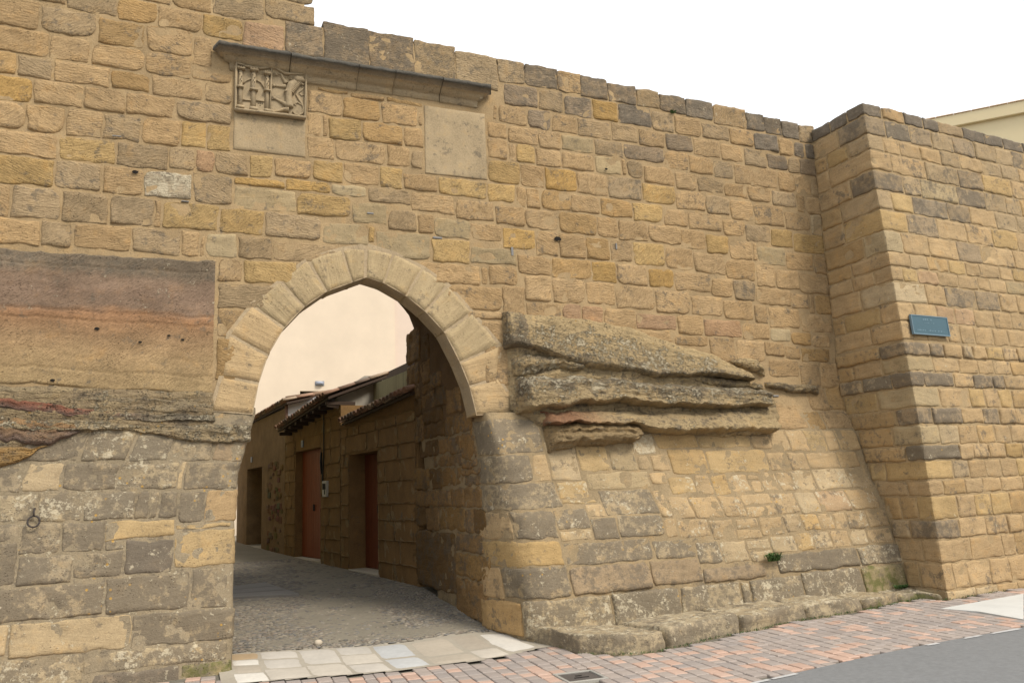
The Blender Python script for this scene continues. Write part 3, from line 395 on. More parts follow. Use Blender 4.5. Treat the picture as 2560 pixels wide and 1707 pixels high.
# arch ring
for i, (q0, q1) in enumerate(zip(ARCH, ARCH[1:])):
    A, B, Cc, D = Vector((q0[0], 0, q0[1])), Vector((q1[0], 0, q1[1])), Vector((q1[2], 0, q1[3])), Vector((q0[2], 0, q0[3]))
    if i == 6: Cc = Vector((2.13, 0, 4.65)); B = Vector((2.12, 0, 4.27))
    if i == 7: D = Vector((2.15, 0, 4.65)); A = Vector((2.14, 0, 4.27))
    cen = (A+B+Cc+D)/4; sh = lambda p: p+(cen-p).normalized()*.007
    A, B, Cc, D = map(sh, (A, B, Cc, D)); nu, nv = 9, 11
    verts = []; sd = random.random(); off = Vector((sd*50, 3, sd*20)); chip = random.uniform(.0, .012)
    us = [0, .05]+[.05+.9*k/(nu-4) for k in range(1, nu-3)]+[.95, 1]; us = us[:nu] if len(us) >= nu else us
    us = [0, .04, .2, .4, .6, .8, .96, 1]; vs = [0, .03, .15, .3, .45, .6, .75, .88, .97, 1]; nu, nv = len(us), len(vs)
    rad = ((D+Cc)/2-(A+B)/2).normalized()
    for j, v in enumerate(vs):
        for k, u in enumerate(us):
            p = (A*(1-u)+B*u)*(1-v)+(D*(1-u)+Cc*u)*v + rad*(4*u*(1-u)*(.014*(1-v)+.006*v))
            d = min(k, j, nu-1-k, nv-1-j); q = p+off
            y = .012 if d == 0 else -.017-.006*N3(q*5.)-.004*N3(q*17.)
            wv = Vector((N3(q*9.), 0, N3(q*9.+Vector((4, 4, 4)))))*.007
            if j == 0: wv += rad*abs(N3(q*7.))*.012
            verts.append(p+wv+Vector((0, y, 0)))
    faces = [[j*nu+k, j*nu+k+1, (j+1)*nu+k+1, (j+1)*nu+k] for j in range(nv-1) for k in range(nu-1)]
    # soffit and flanks run back through the ring
    base = len(verts); ys = [.06, .2, .34]
    loop = [k for k in range(nu)] + [j*nu+nu-1 for j in range(1, nv)]
    loop = [ (nv-1-j)*nu for j in range(nv-1)] + loop            # down the left flank, along the soffit, up the right flank
    for y in ys:
        for k in loop:
            p = Vector(verts[k]); q = p+off+Vector((0, y*3, 0)); verts.append(Vector((p.x, y, p.z))+rad*abs(N3(q*6.))*.014)
    m_ = len(loop)
    for r in range(3):
        for k in range(m_-1):
            a0 = loop[k] if r == 0 else base+(r-1)*m_+k; a1 = loop[k+1] if r == 0 else base+(r-1)*m_+k+1
            faces.append([base+r*m_+k, base+r*m_+k+1, a1, a0])
    c = 'b' if 2 < i < 12 else 't'
    t = tuple(.5*x+.5*y for x, y in zip(tint_of(c), (.365, .275, .155)))
    
    vo_ = add('voussoir', verts, faces, VOUSS, gate, tint=t, wear=(.04, 0, .06), seed=sd)
    at_ = vo_.data.attributes.new('ang', 'FLOAT', 'POINT'); at_.data.foreach_set('value', [math.atan2(rad.z, rad.x)]*len(verts))
# mortar between the arch stones
vv = []; ff = []
for (a, b) in zip(inn, out_):
    p, q = Vector((a[0], 0, a[1])), Vector((b[0], 0, b[1])); r = (q-p).normalized(); p = p+r*.014; q = q+r*.03
    vv += [(p.x, .33, p.z), (p.x, -.011, p.z), (q.x, -.011, q.z), (q.x, .33, q.z)]
for i in range(len(inn)-1):
    for k in range(3): ff.append([4*i+k, 4*i+4+k, 4*i+5+k, 4*i+1+k])
add('arch_mortar', vv, ff, MORTAR, gate, tint=(.54, .41, .25), smooth=False)
# cornice over the carved panels
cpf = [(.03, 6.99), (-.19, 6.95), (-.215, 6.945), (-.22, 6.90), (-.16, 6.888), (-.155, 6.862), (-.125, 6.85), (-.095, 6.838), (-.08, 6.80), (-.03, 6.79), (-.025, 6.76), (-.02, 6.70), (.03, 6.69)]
xs = [.34, 1.22, 2.04, 2.5, 3.12, 3.84]
for a, b in zip(xs, xs[1:]):
    n = max(3, int((b-a)/.06)); verts = []; tl = []; jog = random.uniform(-.008, .008)
    for i in range(n+1):
        x = a+.003+(b-a-.006)*i/n
        for k, (y, z) in enumerate(cpf):
            if a == .34 and i == 0: yy = y*.2; x_ = x+.22+y if k < 11 else x+.20       # mitred return at the end
            elif b == 3.84 and i == n: yy = y*.2; x_ = x-.22-y if k < 11 else x-.20
            else: yy = y; x_ = x
            if a == .34 and 0 < i: x_ = max(x_, a+.22+y)
            if b == 3.84 and i < n: x_ = min(x_, b-.22-y)
            q = Vector((x, y, z)); d = N3(q*11.)*.006+N3(q*30)*.004
            verts.append((x_, yy+jog-d, z+jog+(d*1.5 if k in (1, 2, 3) else d*.5)))
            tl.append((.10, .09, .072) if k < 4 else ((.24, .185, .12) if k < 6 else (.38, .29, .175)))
    L = len(cpf)
    faces = [[i*L+k, i*L+k+1, (i+1)*L+k+1, (i+1)*L+k] for i in range(n) for k in range(L-1)]
    faces += [list(range(L)), [n*L+k for k in range(L)][::-1]]
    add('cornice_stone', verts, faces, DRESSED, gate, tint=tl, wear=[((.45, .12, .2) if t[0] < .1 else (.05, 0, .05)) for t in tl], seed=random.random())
# plain panels
for nm, (x0, x1, z0, z1) in (('blank_panel', (2.91, 3.755, 5.70, 6.63)), ('blank_panel', (.592, 1.425, 5.72, 6.215))):
    stone(nm, gate, 'U', x0, x1, z0, z1, 'l', mat=SMOOTHST, prot=.012, rough=.25, rcs=(.004, .008), rim=.03, tintf=1.02, wear=(.02, 0, .05))
# coat of arms
SC = (.45, .345, .21)
coat = MB(); rim = [Vector((p[0], 0, p[1])) for p in SH_RIM]; cen = sum(rim, Vector())/len(rim)
n = len(rim); v = [p+Vector((0, -.012, 0)) for p in rim]+[cen+Vector((0, -.012, 0))]
coat.put(v, [[i, (i+1) % n, n][::-1] for i in range(n)], SC)
coat_o = coat.build('coat_of_arms', SMOOTHST, gate)
rb = MB(); rb.tube([(p+Vector((0, -.03, 0)), .016) for p in rim+[rim[0]]], SC, flat=1.6); rb.tube([((p[0], -.025, p[1]), .012) for p in SH_MID], SC, flat=1.5)
bz = [p for p in rim if p.z < 6.35]; rb.tube([(p+Vector((0, -.045, -.005)), .02) for p in sorted(bz, key=lambda p: p.x)], SC, flat=2.2)
rb.build('shield_rim', SMOOTHST, coat_o, True)
ct = MB()
for (x0, z0, x1, z1) in SH_TOW:
    xm = (x0+x1)/2; r = (x1-x0)/2; ct.tube([((xm, -.012, z0), r*1.05), ((xm, -.012, (z0+z1)/2), r), ((xm, -.012, z1), r*.98)], SC, n=12, flat=1.25, up=Vector((0, -1, 0)))
for (x0, z0, x1, z1) in SH_CAP:
    zm = z0+(z1-z0)*.55; ct.box(x0+.012, x1-.012, -.068, .0, z0, zm, t=SC, bev=.006); ct.box(x0, x1, -.075, 0, zm-.012, zm+.004, t=SC)
    for k in range(3): a = x0+(x1-x0)*(k+.1)/3; ct.box(a, a+(x1-x0)*.2, -.072, -.02, zm+.004, z1+.006, t=SC, bev=.003)
for (x0, z0, x1, z1) in SH_BAND+SH_FOOT: ct.box(x0, x1, -.072, 0, z0, z1, t=SC, bev=.006)
for P_ in SH_ARC: ct.tube([((p[0], -.02, p[1]), max(.01, p[2]*1.3)) for p in P_], SC, flat=1.4)
for q in SH_TOW:                                                       # arrow-slit holes
    pass
ct.build('castle_relief', SMOOTHST, coat_o, True)
li = MB()
for P_ in SH_LION:
    pts = []
    for a, b in zip(P_, P_[1:]):
        for k in range(4): u = k/4; pts.append(((a[0]+(b[0]-a[0])*u, -.016, a[1]+(b[1]-a[1])*u), a[2]+(b[2]-a[2])*u))
    a = P_[-1]; pts.append(((a[0], -.016, a[1]), a[2]*.7)); li.tube(pts, SC, n=10, flat=1.15)
for P_ in SH_LION[1:5]:                                                # claws
    a = P_[-1]
    for k in (-1, 0, 1): li.tube([((a[0], -.02, a[1]), .010), ((a[0]-.022, -.024, a[1]+k*.016), .006), ((a[0]-.034, -.018, a[1]+k*.02-.006), .003)], SC, n=6)
    li.tube([((a[0]+.012, -.02, a[1]-.012), .012), ((a[0], -.024, a[1]), .021), ((a[0]-.014, -.02, a[1]+.008), .010)], SC, n=8)
hp = SH_LION[0][0]; hx_, hz_ = hp[0]-.015, hp[1]+.018
li.tube([((hx_-.075, -.03, hz_-.01), .03), ((hx_-.035, -.04, hz_+.01), .045), ((hx_+.012, -.042, hz_+.012), .036), ((hx_+.045, -.036, hz_-.006), .02)], SC, n=10)
li.tube([((hx_+.0, -.03, hz_-.03), .018), ((hx_+.04, -.03, hz_-.05), .010)], SC, n=8)
for k in range(9):                                                     # mane locks down the neck and chest
    u = k/8; p0, p1 = SH_LION[0][2], SH_LION[0][4]; x = p0[0]+(p1[0]-p0[0])*u; z = p0[1]+(p1[1]-p0[1])*u
    for s_ in (-1, 1): li.tube([((x+s_*.02, -.05, z), .014), ((x+s_*.048, -.045, z-.012), .011), ((x+s_*.062, -.03, z-.028), .004)], SC, n=6)
li.build('lion_relief', SMOOTHST, coat_o, True)
hm = MB()
for (x0, z0, x1, z1) in SH_TOW:
    for (u, v_) in ((.3, .86), (.7, .80), (.4, .72), (.65, .68)): 
        x = x0+(x1-x0)*u; z = z0+(z1-z0)*v_; hm.tube([((x, -.045, z), .0045), ((x, -.052-.012*(u > .25), z), .0045)], (.05, .035, .02), n=6, up=Vector((0, 0, 1)))
x0, z0, x1, z1 = SH_TOW[1]; x2 = SH_TOW[2][0]; xm = (x1+x2)/2
for (dx, dz) in ((0, 0), (.022, 0), (-.022, 0), (0, .022), (0, -.022)): hm.tube([((xm+dx, -.008, z0+.09+dz), .006), ((xm+dx, -.016, z0+.09+dz), .006)], (.05, .035, .02), n=6, up=Vector((0, 0, 1)))
hm.build('drilled_holes', SMOOTHST, coat_o)
# small things wedged in the joints, putlog holes
DARK = simple('dark_hole', (.012, .009, .006), .95, .1)
SLATE = simple('slate_chip', (.19, .18, .165), .7, .3, 30, .3)
for (x, z, r) in ((-.42, 5.32, .028), (-.72, 3.55, .022), (-.30, 3.42, .016), (-.02, 3.50, .016), (.12, 3.46, .016), (-1.1, 3.0, .02), (4.72, 4.98, .045), (5.53, 6.06, .02)):
    vv = [(x+r*cos(q*pi/5)*(1.2+.3*N3(Vector((x*9, q*3., 1)))), -.03, z+r*sin(q*pi/5)*(.7+.3*N3(Vector((x*5, q*2., 7))))) for q in range(10)]+[(x, -.031, z)]
    add('hole', vv, [[q, (q+1) % 10, 10][::-1] for q in range(10)], DARK, gate, smooth=False)
CH = [(-.62, 5.72, .09, .012), (.10, 7.33, .06, .02), (2.2, 5.1, .08, .022), (3.05, 4.86, .12, .03), (3.48, 5.27, .1, .018), (4.06, 4.76, .03, .12), (.62, 7.01, .06, .10), (5.62, 4.95, .02, .09), (.1, 5.04, .08, .012), (6.2, 2.05, .16, .12), (7.25, 2.66, .09, .03), (8.1, 2.9, .1, .03)]
for (x, z, a, b) in CH[:-3]+CH[-2:]:
    mb = MB(); y = P('R', x-3.6, z)[1] if x > 3.6 else 0
    mb.box(x-a/2, x+a/2, y-.02, y+.05, z-b/2, z+b/2, t=(.3, .3, .3), bev=min(a, b)*.25)
    mb.build('stone_chip', SLATE, gate)
# footing rocks along the foot of the wall
def base_y(x):
    pts = sorted(BASE); 
    return lerp(x, [(p[0], p[1]) for p in pts])
def top_z(x): return lerp(x, [(p[0], p[2]) for p in sorted(BASETOP)])
bp = sorted(BASE)
foot = [(3.80, 4.80, .0, 1), (4.82, 5.92, .0, 1), (5.95, 7.05, .0, 0), (7.07, 8.0, .0, 0), (8.02, 8.72, 0, 0), (8.74, 9.24, 0, 0)]
for k, (x0, x1, _, sh) in enumerate(foot):
    nx = max(8, int((x1-x0)/.028)); nr = 28; verts = []; wl = []
    for i in range(nx+1):
        u = i/nx; x = x0+(x1-x0)*u; fy = base_y(x)+.02; by = -.74; g = gz(x, fy)
        tz = max(g+.10, top_z(x)+.02); e = min(u, 1-u)*(x1-x0); rnd = min(1, e/.035)**.5
        slope = -.08 if k < 2 else -.02
        for j in range(nr+1):
            v_ = j/nr
            y = by+(fy-by)*min(1, v_/.8) if v_ < .8 else fy-.02*(v_-.8)/.2
            lipz = g+(.17, .20, .16, .14, .10, .07)[k]
            z = tz+(lipz-tz)*(v_/.8)**1.3 if v_ < .8 else lipz-(lipz-g+.06)*(v_-.8)/.2
            q = Vector((x, y, z+k*3)); d = fbm(Vector((q.x*2.2, q.y*2.2, q.z*9)), 4)*.8+(.3-abs(N3(Vector((q.x*3, q.y*5, q.z*12))))*1.4)*.7+N3(q*17)*.2
            z2 = z+d*.028*rnd*(1 if v_ < .8 else .3)-(1-rnd)*.1; y2 = y-d*.028*(v_ > .3)*rnd+(1-rnd)*.10
            verts.append((x, y2, max(z2, g-.08))); wl.append((.22+.10*d+.12*(v_ > .78), max(0, .36-(z-g)*2.2)+.15*(k > 3)+(.04 if v_ > .8 else 0), .75 if v_ < .8 else .3))
    faces = [[i*(nr+1)+j, i*(nr+1)+j+1, (i+1)*(nr+1)+j+1, (i+1)*(nr+1)+j] for i in range(nx) for j in range(nr)]
    add('footing_rock', verts, faces, DRESSED, gate, tint=tuple(q*.95 for q in tint_of('X')), wear=wl, seed=random.random())
# ================================================================== ROCK BEDS
def interp(pts, x): return lerp(x, sorted([tuple(p) for p in pts]))
def bed(name, parent, top, bot, prot, tint, wear, sect=None, ybase=lambda x, z: 0., amp=1., nxs=.024, m=24, endtaper=.12, mat=ROCK, ends=(1, 1), seed=None):
    if parent == rk and name == 'rock_bed' and top[0][0] < 6.5: top = [(p[0], p[1]+.035) for p in top if p[0] < 8.25]; bot = [(p[0], p[1]-.03) for p in bot if p[0] < 8.25]
    x0 = max(min(p[0] for p in top), min(p[0] for p in bot)); x1 = min(max(p[0] for p in top), max(p[0] for p in bot))
    n = int((x1-x0)/nxs); verts = []; tl = []; wl = []; sd = random.random() if seed is None else seed; off = Vector((sd*30, sd*11, sd*70))
    for i in range(n+1):
        x = x0+(x1-x0)*i/n; zt = interp(top, x); zb = interp(bot, x)
        if zt < zb+.02: zt = zb+.02
        e = 1.
        if ends[0]: e = min(e, (x-x0)/endtaper)
        if ends[1]: e = min(e, (x1-x)/endtaper)
        e = max(0, min(1, e))**.5
        for j in range(m+1):
            v = j/m; z = zb+(zt-zb)*v
            s = sect(v) if sect else sin(pi*min(1, max(0, v)))**.45
            q = Vector((x, 0, z))+off
            d = fbm(Vector((q.x*1.6, 0, q.z*7)), 4)*.5+fbm(Vector((q.x*7, 1, q.z*24)), 3)*.22
            d += (.35-abs(N3(Vector((q.x*1.1+q.z*.8, 4, q.z*15))))*1.5)*.45*amp-abs(N3(Vector((q.x*9, 7, q.z*38))))*.35*amp
            d += N3(q*13.)*.22*amp+N3(q*31.)*.14*amp
            inner = 0 < j < m
            h = prot*s*e*(1+.25*N3(Vector((q.x*1.3, 5, 0)))) + (amp*.055*d*e*(.35+.65*s) if inner else -.03)
            zz = z+(N3(Vector((q.x*3.5, 3, 1)))*.034+N3(Vector((q.x*13, 3, 5)))*.022)*(max(amp, .6) if inner else 1.1)
            verts.append((x, ybase(x, zz)-h, zz)); tl.append(tint(x, v, d) if callable(tint) else tint); wl.append(wear(x, v, d) if callable(wear) else wear)
    faces = [[i*(m+1)+j, (i+1)*(m+1)+j, (i+1)*(m+1)+j+1, i*(m+1)+j+1] for i in range(n) for j in range(m)]
    return add(name, verts, faces, mat, parent, tint=tl, wear=wl, seed=sd)
def mixc(a, b, f): f = max(0, min(1, f)); return tuple(p+(q-p)*f for p, q in zip(a, b))
rk = empty('rock_outcrop', (5.8, -.1, 2.0), 'bulging natural rock ledges with pale lichen, right of the archway', 'rock')
yb = lambda x, z: lerp(z, PR)
tan_ = (.50, .365, .19); drk = (.38, .285, .16); red = (.30, .12, .065)
over = lambda v: (1-v)**.28*min(1, v/.12)**.6 if v > 0 else 0           # slanting top, overhanging foot
body_t = [[3.93, 3.85], [4.6, 3.78], [5.4, 3.62], [6.2, 3.34], [6.9, 3.12], [7.5, 2.95], [8.05, 2.84]]; body_b = [[3.93, 2.70], [4.3, 2.45], [5.2, 2.42], [6.2, 2.34], [7.2, 2.30], [7.75, 2.36], [8.05, 2.6]]
bed('rock_body', rk, body_t, body_b, .13, lambda x, v, d: mixc(drk, tan_, .5+d), lambda x, v, d: (.14, 0, .35), ybase=yb, m=40, nxs=.03, endtaper=.15, sect=lambda v: min(1, v/.12, (1-v)/.12)**.5 if 0 < v < 1 else 0)
bed('rock_bed', rk, *ROCKR['A'], .26, lambda x, v, d: mixc(drk, tan_, .35+v*.8), lambda x, v, d: (.05+.1*d+(.3 if x < 4.15 else 0)+.16*(v < .3), 0, .8 if .1 < v < .7 and x < 7 else .4), sect=over, ybase=yb, m=26, endtaper=.05, ends=(1, 1), amp=.8)  # extra patina at the left end is dark shading painted in
bed('rock_bed', rk, *ROCKR['B'], .20, lambda x, v, d: mixc(tan_, drk, v), (.22, 0, .8), ybase=yb, endtaper=.1)
bed('rock_bed', rk, *ROCKR['C'], .12, lambda x, v, d: mixc(tan_, drk, v*.6), (.2, 0, .5), ybase=yb, m=10)
bed('rock_bed', rk, *ROCKR['D'], .36, lambda x, v, d: mixc(tan_, drk, .3+v*.7), lambda x, v, d: (.04+.36*v, 0, .45+.6*v), sect=lambda v: min(1, v/.15)**.5*(1-max(0, v-.75)/.25*.55), ybase=yb, m=30, endtaper=.10)
bed('rock_bed', rk, *ROCKR['E'], .10, lambda x, v, d: mixc(red, tan_, (x-5.5)/1.6+d*.3), (.05, 0, .05), ybase=yb, m=8, endtaper=.1)
bed('rock_bed', rk, *ROCKR['F'], .35, lambda x, v, d: mixc(mixc((.32, .17, .09), tan_, (x-4.6)/.8), drk, .55*v*(x > 5)), lambda x, v, d: (.05+.2*(x > 5)*v+.12*d, 0, .28), sect=lambda v: min(1, v/.18)**.5*(1-.5*v), ybase=yb, m=18, endtaper=.12, amp=1.2)
bed('rock_bed', rk, *ROCKR['G'], .25, lambda x, v, d: mixc((.33, .22, .10), drk, (1-v)*.7), lambda x, v, d: (.1+.12*d, 0, .25), ybase=yb, m=24, amp=1.4)
bed('rock_bed', rk, *ROCKR['H'], .10, tan_, (.2, 0, .35), ybase=yb, m=10)
bed('rock_bed', rk, *ROCKR['J'], .12, mixc(drk, tan_, .4), (.3, 0, .4), ybase=yb, m=10)
lf = empty('bedrock_slab', (-1, 0, 2.9), 'tooled red-brown bedrock slab with torn ledges below it, left of the archway', 'rock')
def ext(p): return [[(-3.4, q[0][1])]+[tuple(a) for a in q] for q in p]
RL = {k: ext(v) for k, v in ROCKL.items()}
def slabt(x, v, d):
    v = v+.07*N3(Vector((x*.8, v*3, 2)))+.03*d+.025*N3(Vector((x*5, v*9, 1)))
    st = [(0, (.42, .298, .15)), (.22, (.405, .275, .14)), (.40, (.375, .24, .125)), (.52, (.365, .212, .108)), (.57, (.37, .205, .105)), (.61, (.26, .175, .115)), (.70, (.25, .168, .112)), (.80, (.258, .176, .116)), (.86, (.225, .168, .112)), (1, (.215, .165, .11))]
    k_ = 1+.22*N3(Vector((x*2.2, v*6, 8)))+.12*N3(Vector((x*7, v*20, 8)))
    for a, b in zip(st, st[1:]):
        if v <= b[0]: return tuple(q*k_ for q in mixc(a[1], b[1], (v-a[0])/(b[0]-a[0])))
    return tuple(q*k_ for q in st[-1][1])
def slabsect(v):
    h = .9+.1*v
    for c_, w_, dp in ((.565, .012, .5), (.50, .008, .5), (.90, .008, .4), (.13, .01, .5)):
        if abs(v-c_) < w_: h -= dp*(1-abs(v-c_)/w_)
    return h*min(1, v/.02, (1-v)/.012)
bed('tooled_slab', lf, *RL['S'], .02, slabt, lambda x, v, d: (.05+.12*(v > .83), 0, .25 if v > .55 else .04), sect=slabsect, m=90, nxs=.045, amp=.18, endtaper=.015, mat=TOOLED, ends=(0, 1))
lyb = lambda x, z: lerp(z, PL)
blk = lambda v: min(1, v/.14, (1-v)/.14)**.6 if 0 < v < 1 else 0
bed('rock_body', lf, [[-3.4, 3.0], [-1.0, 2.95], [.45, 2.9]], [[-3.4, 2.2], [-1.5, 2.25], [-1.0, 2.45], [.45, 2.5]], .035, lambda x, v, d: mixc((.30, .22, .13), (.40, .30, .165), .5+d), (.14, 0, .45), ybase=lyb, m=30, ends=(0, 1), sect=blk, endtaper=.03, amp=.6)
bed('rock_bed', lf, *RL['A'], .035, lambda x, v, d: mixc((.38, .29, .165), (.25, .20, .135), .3+d), (.12, 0, .4), ybase=lyb, m=16, ends=(0, 1), endtaper=.03, sect=blk, amp=.7)
bed('rock_bed', lf, *RL['B'], .05, lambda x, v, d: mixc(mixc((.32, .135, .08), (.17, .11, .085), 1.2-v*1.6), (.30, .245, .16), (x+.9)/.8), lambda x, v, d: (.2, 0, .15 if x < -.6 else .7), ybase=lyb, m=16, ends=(0, 1), endtaper=.03, sect=lambda v: blk(v)*(1-.35*v), amp=.8)
bed('rock_bed', lf, *RL['C'], .05, lambda x, v, d: mixc((.22, .15, .11), (.40, .24, .11), v*1.5-.3+d*.5), (.1, 0, .25), ybase=lyb, m=22, ends=(0, 1), sect=blk)
bed('rock_bed', lf, *RL['D'], .05, lambda x, v, d: mixc(drk, (.36, .285, .175), v*.6+d*.5), lambda x, v, d: (.16, 0, .8), ybase=lyb, m=22, ends=(1, 1), endtaper=.08, sect=blk, amp=.8)
bed('rock_bed', lf, *RL['E'], .055, lambda x, v, d: mixc((.42, .25, .09), (.25, .19, .11), .3+d), (.08, 0, .3), ybase=lyb, m=20, ends=(0, 1), sect=blk)
# ================================================================== BASTION
bas = empty('bastion_wall', (9.8, .2, 0), 'taller battered sandstone bastion with set-back courses and the blue plaque', 'wall')
sheet('mortar_bed', bas, 'B', (-1.6, 6.5), (-.2, 7.12), .07, None, off=-.002, tint=(.48, .345, .185), wearf=lambda p: (0, max(0, .35-.9*p.z), .15))
mb = MB(); mb.box(9.5, 16, .0, 1.4, 0, 7.1); mb.box(9.45, 9.9, -.95, .1, 0, 7.1); mb.build('rubble_core', MORTAR, bas)
LEDGE = {13, 15, 17, 19, 23}
for r, (z0, z1, ss_, cl, sdf) in enumerate(BAST):
    zm = (z0+z1)/2; lw = lerp(zm, PR)-lerp(zm, PB)
    sd_ = sorted([-f*lw for f in sdf]); edges = [-lw+.005]+sd_
    corner_back = sd_[-1] if sd_ else -.5
    ed = [e for e in ss_ if e > .12]; x = ed[-1]
    while x < 4.6: x += random.uniform(.3, .6); ed.append(x)
    kw = dict(prot=.010, rim=.015)
    nm = 'coping_stone' if r == 0 else ('ledge_stone' if r in LEDGE else 'wall_stone')
    if r == 0: kw = dict(prot=.014, rim=.25)
    elif r in LEDGE: kw = dict(prot=.022, rim=.035)
    g = .008
    def wr_(c, zz):
        w_ = WEAR.get(c, (.06, 0, .05)); b_ = .14 if zz < 3.6 else .05
        return (w_[0]+(.10 if r in LEDGE or r in (3, 4) else 0), w_[1]+max(0, .25-.5*zz), max(w_[2], b_))
    rc = (.006, .02)
    for a, b in zip(edges, edges[1:]):
        c = random.choice('ottoyt') if r not in LEDGE else random.choice('gxoo')
        if r == 0: c = 'k'
        if b-a > .08: stone(nm, bas, 'B', a+g, b-g, z0+g, z1-g, c, mat=DRESSED, blend=.28 if r else 0, wear=wr_(c, zm), rcs=rc, **kw)
    cl = cl.split(); cl2 = cl+list('ttytottgty')
    # corner stone turns the corner
    stone(nm if r == 0 or r in LEDGE else 'corner_stone', bas, 'B', corner_back+g, ed[0]-g, z0+g, z1-g, cl2[0], mat=DRESSED, blend=.28 if r else 0, wear=wr_(cl2[0], zm), rcs=rc, res=.03, **kw)
    for k, (a, b) in enumerate(zip(ed, ed[1:])):
        c = cl2[k+1] if k+1 < len(cl) else random.choice('tttyog' if r else 'k')
        stone(nm, bas, 'B', a+g, b-g, z0+g, z1-g, c, mat=DRESSED, blend=.28 if r else 0, wear=wr_(c, zm), rcs=rc, **kw)
# ================================================================== PLAQUE, RING
PLM = simple('enamel_blue', (.03, .08, .10), .45, .12, 6, .05, spec=.5)
PLE = simple('plaque_edge', (.13, .19, .22), .5, .1); PLT = simple('faded_lettering', (.12, .19, .225), .5, .1)
def onB(s, z, out): p, n = frame('B', s, z); return p+n*out
pq = empty('wall_plaque', tuple(onB(.55, 3.62, .04)), 'small blue rectangular plaque with faded lettering on the bastion wall', 'plaque')
s0, s1, z0, z1 = .163, .93, 3.626, 3.893
fnp = lambda x, y, z: tuple(onB(x, z, .0)+(Vector((DB[1], -DB[0], 0)))*y)
mb = MB(); mb.box(s0, s1, .045, .058, z0, z1, fnp, bev=.004); mb.build('plate', PLM, pq)
mb = MB()
for (a, b, c_, d_) in ((s0-.006, s1+.006, z0-.008, z0+.006), (s0-.006, s1+.006, z1-.006, z1+.006), (s0-.006, s0+.006, z0+.006, z1-.006), (s1-.006, s1+.006, z0+.006, z1-.006)): mb.box(a, b, .03, .064, c_, d_, fnp)
mb.build('border', PLE, pq)
mb = MB()
for (zz, a, b, hh) in ((z0+.215, .40, .60, .028), (z0+.165, .42, .62, .014), (z0+.055, .24, .82, .022)):   # worn lines, no longer legible
    x = a
    while x < b:
        l = random.uniform(.008, .03)
        if random.random() < .75: mb.box(x, x+l, .0585, .0605, zz-hh*random.uniform(.3, .5), zz+hh*random.uniform(.3, .5), fnp)
        x += l+random.uniform(.006, .02)
prop(mb.build('lettering', PLT, pq), kind='stuff')
mb = MB()
for a in (s0+.03, s1-.03):
    mb = MB(); mb.box(a-.012, a+.012, -.01, .046, z0+.12, z0+.14, fnp); mb.build('fixing_bolt', PLE, pq)
IRON = simple('rusty_iron', (.045, .035, .03), .7, .4, 40, .4, spec=.3)
rg = empty('iron_ring', (-1.18, -.1, 1.64), 'rusty iron tethering ring hanging on a spike in the left pier', 'ring')
y0 = P('L', -1.88, 1.6)[1]
mb = MB(); ppts = [((-1.172+.052*cos(a), y0-.05+.012*sin(a), 1.598+.052*sin(a)), .0085) for a in [2*pi*k/20 for k in range(21)]]; mb.tube(ppts, n=7, up=Vector((0, -1, 0))); mb.build('ring', IRON, rg, True)
mb = MB(); mb.tube([((-1.175, y0+.06, 1.725), .009), ((-1.175, y0-.03, 1.72), .009), ((-1.174, y0-.05, 1.69), .008), ((-1.173, y0-.05, 1.65), .008)], n=7, up=Vector((1, 0, 0))); mb.build('staple', IRON, rg, True)
# ================================================================== GROUND
ASPH = simple('asphalt', (.17, .17, .165), .9, .5, 160, .5, .006)
SLABM = simple('pale_paving', (1, 1, 1), .85, .3, 18, .35, .012, attr=True)
PAVM = simple('paver', (1, 1, 1), .85, .42, 22, .3, .006, attr=True)
JOINT = simple('sand_joint', (.14, .125, .095), .95, .4, 60, .3)
EARTH = simple('dry_earth', (.17, .15, .11), .95, .3, 3, .2)
CONC = simple('concrete', (.50, .49, .45), .85, .3, 5, .25, .01)
def grid(name, x0, x1, y0, y1, st, zf, mat, parent=None, tint=(.3, .3, .3), mask=None):
    nx = int((x1-x0)/st); ny = int((y1-y0)/st); v = []; f = []
    for j in range(ny+1):
        for i in range(nx+1):
            x = x0+(x1-x0)*i/nx; y = y0+(y1-y0)*j/ny; v.append((x, y, zf(x, y)))
    for j in range(ny):
        for i in range(nx):
            q = [j*(nx+1)+i, j*(nx+1)+i+1, (j+1)*(nx+1)+i+1, (j+1)*(nx+1)+i]
            c = Vector(v[q[0]]).lerp(Vector(v[q[2]]), .5)
            if mask is None or mask(c.x, c.y): f.append(q)
    return add(name, v, f, mat, parent, tint=tint)
gr = add('ground', [(-600, -600, -.35), (600, -600, -.35), (600, 600, -.35), (-600, 600, -.35)], [[0, 1, 2, 3]], EARTH, smooth=False); prop(gr, kind='structure')
# road edge
re_ = ROADEDGE; d0 = Vector((re_[0][0]-re_[1][0], re_[0][1]-re_[1][1])).normalized(); d1 = Vector((re_[-1][0]-re_[-2][0], re_[-1][1]-re_[-2][1])).normalized()
EDGE = [(re_[0][0]+d0.x*8, re_[0][1]+d0.y*8)]+[tuple(p) for p in re_]+[(re_[-1][0]+d1.x*12, re_[-1][1]+d1.y*12)]
def road_y(x): return lerp(x, sorted(EDGE))
v = []; f = []; K = 40
xs = [EDGE[0][0]+(EDGE[-1][0]-EDGE[0][0])*i/K for i in range(K+1)]
for x in xs:
    e = road_y(x)+.012*N3(Vector((x*6, 0, 0)))
    for y in (e, e-.6, e-2, -16, -30): v.append((x, y, gz(x, y)+.004))
f = [[i*5+k, i*5+k+1, i*5+6+k, i*5+5+k] for i in range(K) for k in range(4)]
rd = add('road', v, f, ASPH, smooth=False); prop(rd, kind='structure')
mb = MB(); LINEM = simple('worn_white_edge', (.42, .41, .39), .9, .5, 30, .3)
x = re_[0][0]-.5
